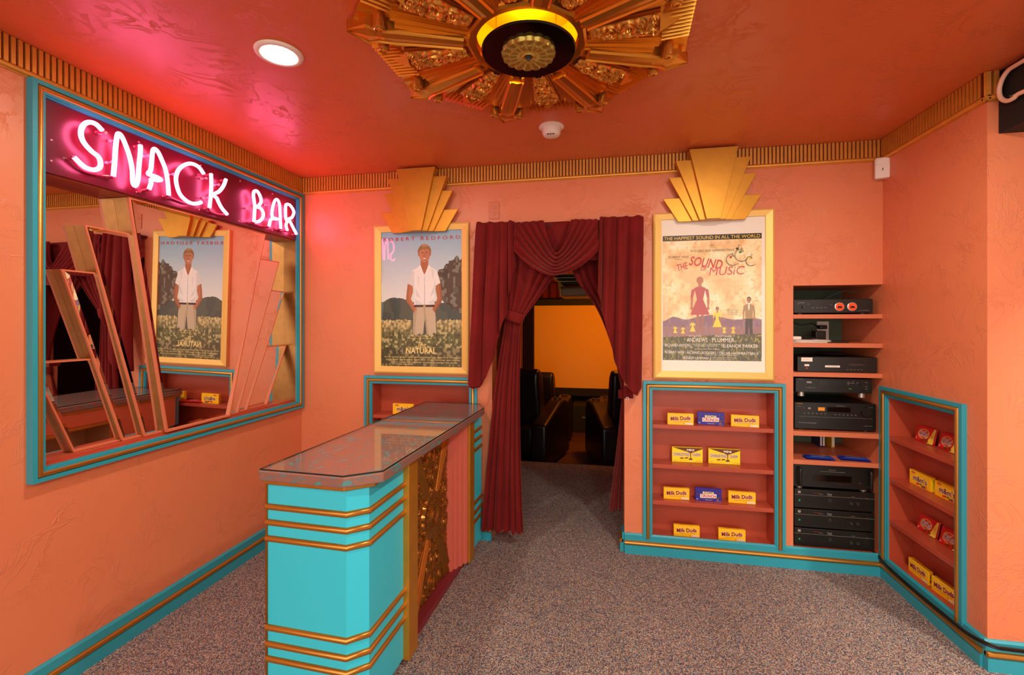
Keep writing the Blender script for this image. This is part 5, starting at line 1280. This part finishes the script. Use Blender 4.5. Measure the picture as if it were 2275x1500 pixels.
def tied(name, label, keys, edges, amp, y0, tie, ring_c, npl):
    """curtain panel gathered at a tie: keys = (z, xl, xr, ampl, dz across)"""
    t = thing(name, label, 'curtain', ((keys[-1][1] + keys[-1][2]) / 2, y0, keys[-1][0]))
    nu = 150; nv = 80; G = []
    zs_ = [k[0] for k in keys]
    for i in range(nu + 1):
        u = i / nu; row = []
        for j in range(nv + 1):
            s = j / nv * (len(keys) - 1); a = min(int(s), len(keys) - 2); f = s - a
            K = [keys[max(0, min(len(keys) - 1, a + q))] for q in (-1, 0, 1, 2)]
            def cr(c): p0, p1, p2, p3 = (k[c] for k in K); return .5 * (2 * p1 + (p2 - p0) * f + (2 * p0 - 5 * p1 + 4 * p2 - p3) * f * f + (3 * p1 - p0 - 3 * p2 + p3) * f ** 3)
            z, xl, xr, am, sl, dy = (cr(c) for c in range(6))
            k = math.sin(PI * ((u * npl + .22 * math.sin(7 * u)) % 1) ** .65)
            x = lerp(xl, xr, u); y = y0 + dy - am * k - .25 * am * math.sin(u * 17 + z * 2)
            hem = .012 * math.sin(u * npl * 2 * PI) if j == nv else 0
            row.append((x, y, z - sl * u + hem * .5))
        G.append(row)
    obj('panel', MB().grid(G), 'velvet', t, smooth=True, solid=.003)
    # tie band
    (cx, cz, w_, h_, yy, rot, dp) = tie
    pts = []; G = []
    for i in range(33):
        a = 2 * PI * i / 32; row = []
        for j in range(7):
            q = -1 + 2 * j / 6; bul = 1 + .06 * (1 - q * q)
            lx = w_ * math.cos(a) * bul; lz = h_ * q; row.append((cx + lx * math.cos(rot) - lz * math.sin(rot), yy + dp * math.sin(a) * bul, cz + lx * math.sin(rot) + lz * math.cos(rot)))
        G.append(row)
    obj('tieback', MB().grid(G), 'velvet', t, smooth=True, solid=.003)
    return t
# keys: z, x left, x right, pleat depth, slope, y shift
tied('tied_curtain', 'burgundy curtain tied back at the left of the doorway, next to the counter',
     [(2.0, -.62, -.10, .03, .0, .0), (1.80, -.62, -.245, .028, .05, 0), (1.62, -.60, -.365, .022, .04, 0), (1.475, -.585, -.478, .012, .05, 0), (1.36, -.60, -.486, .014, .02, 0), (1.0, -.655, -.492, .022, .0, -.005), (.5, -.705, -.485, .028, -.005, -.01), (.085, -.745, -.468, .032, .0, -.012)],
     None, .03, 2.862, (-.533, 1.455, .062, .032, 2.85, -.32, .03), None, 6)
tied('tied_curtain', 'burgundy curtain tied back inside the right jamb of the doorway',
     [(1.95, -.22, .150, .03, -.0, 0), (1.72, -.155, .150, .028, -.0, 0), (1.50, -.01, .150, .022, .0, 0), (1.25, .085, .152, .018, .0, 0), (.99, .140, .153, .010, .0, 0), (.85, .137, .153, .010, .0, .02), (.55, .110, .152, .02, .0, .08), (.15, .070, .150, .024, -.02, .16)],
     None, .03, 2.98, (.142, .965, .018, .026, 2.96, .0, .022), None, 6)
t = thing('curtain_tab', 'velvet tieback tab with a small white ring at the right side of the doorway', 'tieback', (.19, 2.87, .96))
obj('tab', MB().grid([[(.150 + .055 * i / 8, 2.868 - .006 * math.sin(i), 1.03 - .075 * j / 6) for j in range(7)] for i in range(9)]), 'velvet', t, smooth=True, solid=.006)
obj('ring', MB().tube([(.171 + .0075 * math.cos(a), 2.855, .955 + .0075 * math.sin(a)) for a in [2 * PI * i / 18 for i in range(18)]], .0018, 6, closed=True), 'white', t, smooth=True, label='small white ring')

# ------------------------------------------------------------------ home theatre beyond the doorway
TX0, TX1, TY1 = -1.62, 1.75, 8.3
struct('floor_theater', MB().box(TX0, TX1, 4.612, 6.17, -.28, -.18).box(TX0, TX1, 6.17, TY1, -.46, -.36).box(TX0, TX1, 4.60, 4.615, -.28, 0).box(TX0, TX1, 6.16, 6.172, -.46, -.18), 'carpet2')
struct('wall_theater_left', MB().box(TX0 - .1, TX0, 3.03, TY1, -.46, 2.2), 'dark_wall')
struct('wall_theater_right', MB().box(TX1, TX1 + .1, 3.46, TY1, -.46, 2.2), 'dark_wall')
struct('wall_theater_far', MB().box(TX0, TX1, TY1, TY1 + .1, -.46, 2.2), 'dark_wall')
struct('ceiling_theater', MB().box(TX0 - .1, TX1 + .1, 3.03, TY1 + .1, 2.12, 2.2), 'th_ceiling')
t = thing('projection_screen', 'large orange lit projection screen in a black border', 'screen', (.35, 8.0, .2))
obj('screen_surface', MB().box(-1.135, 1.70, 8.02, 8.03, .27, 1.735), 'screen', t)
mb = MB(); mb.box(-1.25, -1.125, 7.98, 8.02, .15, 1.86); mb.box(-1.25, 1.74, 7.98, 8.02, .15, .281); mb.box(-1.25, 1.74, 7.98, 8.02, 1.727, 1.86)
obj('border', mb, 'black_flat', t)
t = thing('stage_curtain', 'narrow dark red pleated valance above the projection screen', 'curtain', (0, 7.8, 1.84))
mb = MB(); G = [[(lerp(-1.55, 1.7, i / 260), 7.82 - .035 * math.sin(i * .55) - .01 * math.sin(i * 1.7), lerp(2.1, 1.845, j / 6)) for j in range(7)] for i in range(261)]
obj('valance', mb.grid(G), 'velvet_dark', t, smooth=True, solid=.004)
t = thing('stage_curtain', 'dark red pleated side curtain left of the projection screen', 'curtain', (-1.25, 7.9, -.3))
obj('panel', MB().grid([[(lerp(-1.33, -1.12, i / 60), 7.93 - .03 * math.sin(i * .6), lerp(1.9, -.34, j / 4)) for j in range(5)] for i in range(61)]), 'dark_wall', t, smooth=True, solid=.004)
t = thing('fluted_column', 'narrow gold fluted pilaster at the left wall of the theatre', 'column', (-1.38, 7.5, -.36))
mb = MB()
for i in range(5): mb.lathe([(.011, -.33), (.011, 1.95)], (-1.405 + i * .024, 7.62, 0), seg=10)
obj('flutes', mb, 'bead', t, smooth=True); obj('pilaster_body', MB().box(-1.44, -1.29, 7.62, 7.75, -.36, 1.96), 'bead', t)
t = thing('subwoofer', 'black speaker below the projection screen', 'speaker', (-.15, 7.6, -.36))
obj('cabinet', MB().box(-.42, .12, 7.45, 7.9, -.36, .08), 'black_flat', t, bevel=.01); obj('badge', MB().box(-.27, -.13, 7.447, 7.451, -.12, -.105), 'silver', t)
# projector under a slatted shelf
t = thing('projector', 'beige ceiling projector under dark slats in the theatre', 'projector', (-.12, 4.5, 1.67))
obj('casing', MB().box(-.372, .10, 4.45, 4.95, 1.675, 1.765), 'tan', t, bevel=.02); obj('lens_hood', MB().box(-.375, -.36, 4.45, 4.95, 1.68, 1.75), 'bead', t)
t = thing('slatted_shelf', 'shelf of thin dark slats above the projector', 'shelf', (-.2, 4.4, 1.8))
for i in range(6): obj('slat', MB().box(-.46 + .022 * i, .2, 4.32, 5.0, 1.873 - .017 * i, 1.880 - .017 * i), 'grey' if i % 2 else 'cream', t)
obj('bracket', MB().box(-.40, -.33, 4.6, 4.9, 1.74, 2.12), 'gold', t)

def recliner(label, loc, rz):
    t = thing('theater_recliner', label, 'recliner', loc, rz, 'black leather theatre recliners')
    # local: faces +y, width about x
    for s_ in (-1, 1):
        prof = [(0.0, .03), (.0, .50), (.10, .53), (.30, .60), (.50, .67), (.66, .70), (.76, .67), (.82, .58), (.84, .40), (.84, .03)]
        x0, x1 = sorted((s_ * .30, s_ * .48))
        mb = MB(); mb.prism([(x0, a, b) for a, b in prof], (x1 - x0, 0, 0)); o = obj('armrest', mb, 'leather', t, local=True, bevel=.03, smooth=True, autos=35)
        obj('cup_holder', MB().lathe([(.03, .0), (.045, .0), (.045, .008), (.03, .008)], ((x0 + x1) / 2, .64, .698), seg=20), 'grey', o, local=True, smooth=True, autos=40)
    bp_ = [(a + .26, b) for a, b in [(0.02, .30), (-.06, .62), (-.12, .94), (-.11, 1.05), (-.03, 1.09), (.05, 1.0), (.10, .75), (.2, .45), (.22, .30)]]
    obj('backrest', MB().prism([(-.33, a, b) for a, b in bp_], (.66, 0, 0)), 'leather', t, local=True, bevel=.035, smooth=True, autos=35)
    obj('seat', MB().box(-.30, .30, .08, .80, .12, .46), 'leather', t, local=True, bevel=.04, smooth=True, autos=35)
    obj('base', MB().box(-.44, .44, .05, .76, 0, .05), 'black_flat', t, local=True)
    return t
rc = recliner('black leather recliner left of the aisle, nearest the doorway', (-1.02, 4.93, -.18), R(-14))
gr_ = 'black leather theatre recliners'
dup(rc, (.50, 4.93, -.18), R(14), 'black leather recliner right of the aisle, nearest the doorway', gr_)
dup(rc, (-.98, 6.25, -.36), R(-8), 'black leather recliner left of the aisle, in the front row', gr_)
dup(rc, (.58, 6.25, -.36), R(8), 'black leather recliner right of the aisle, in the front row', gr_)
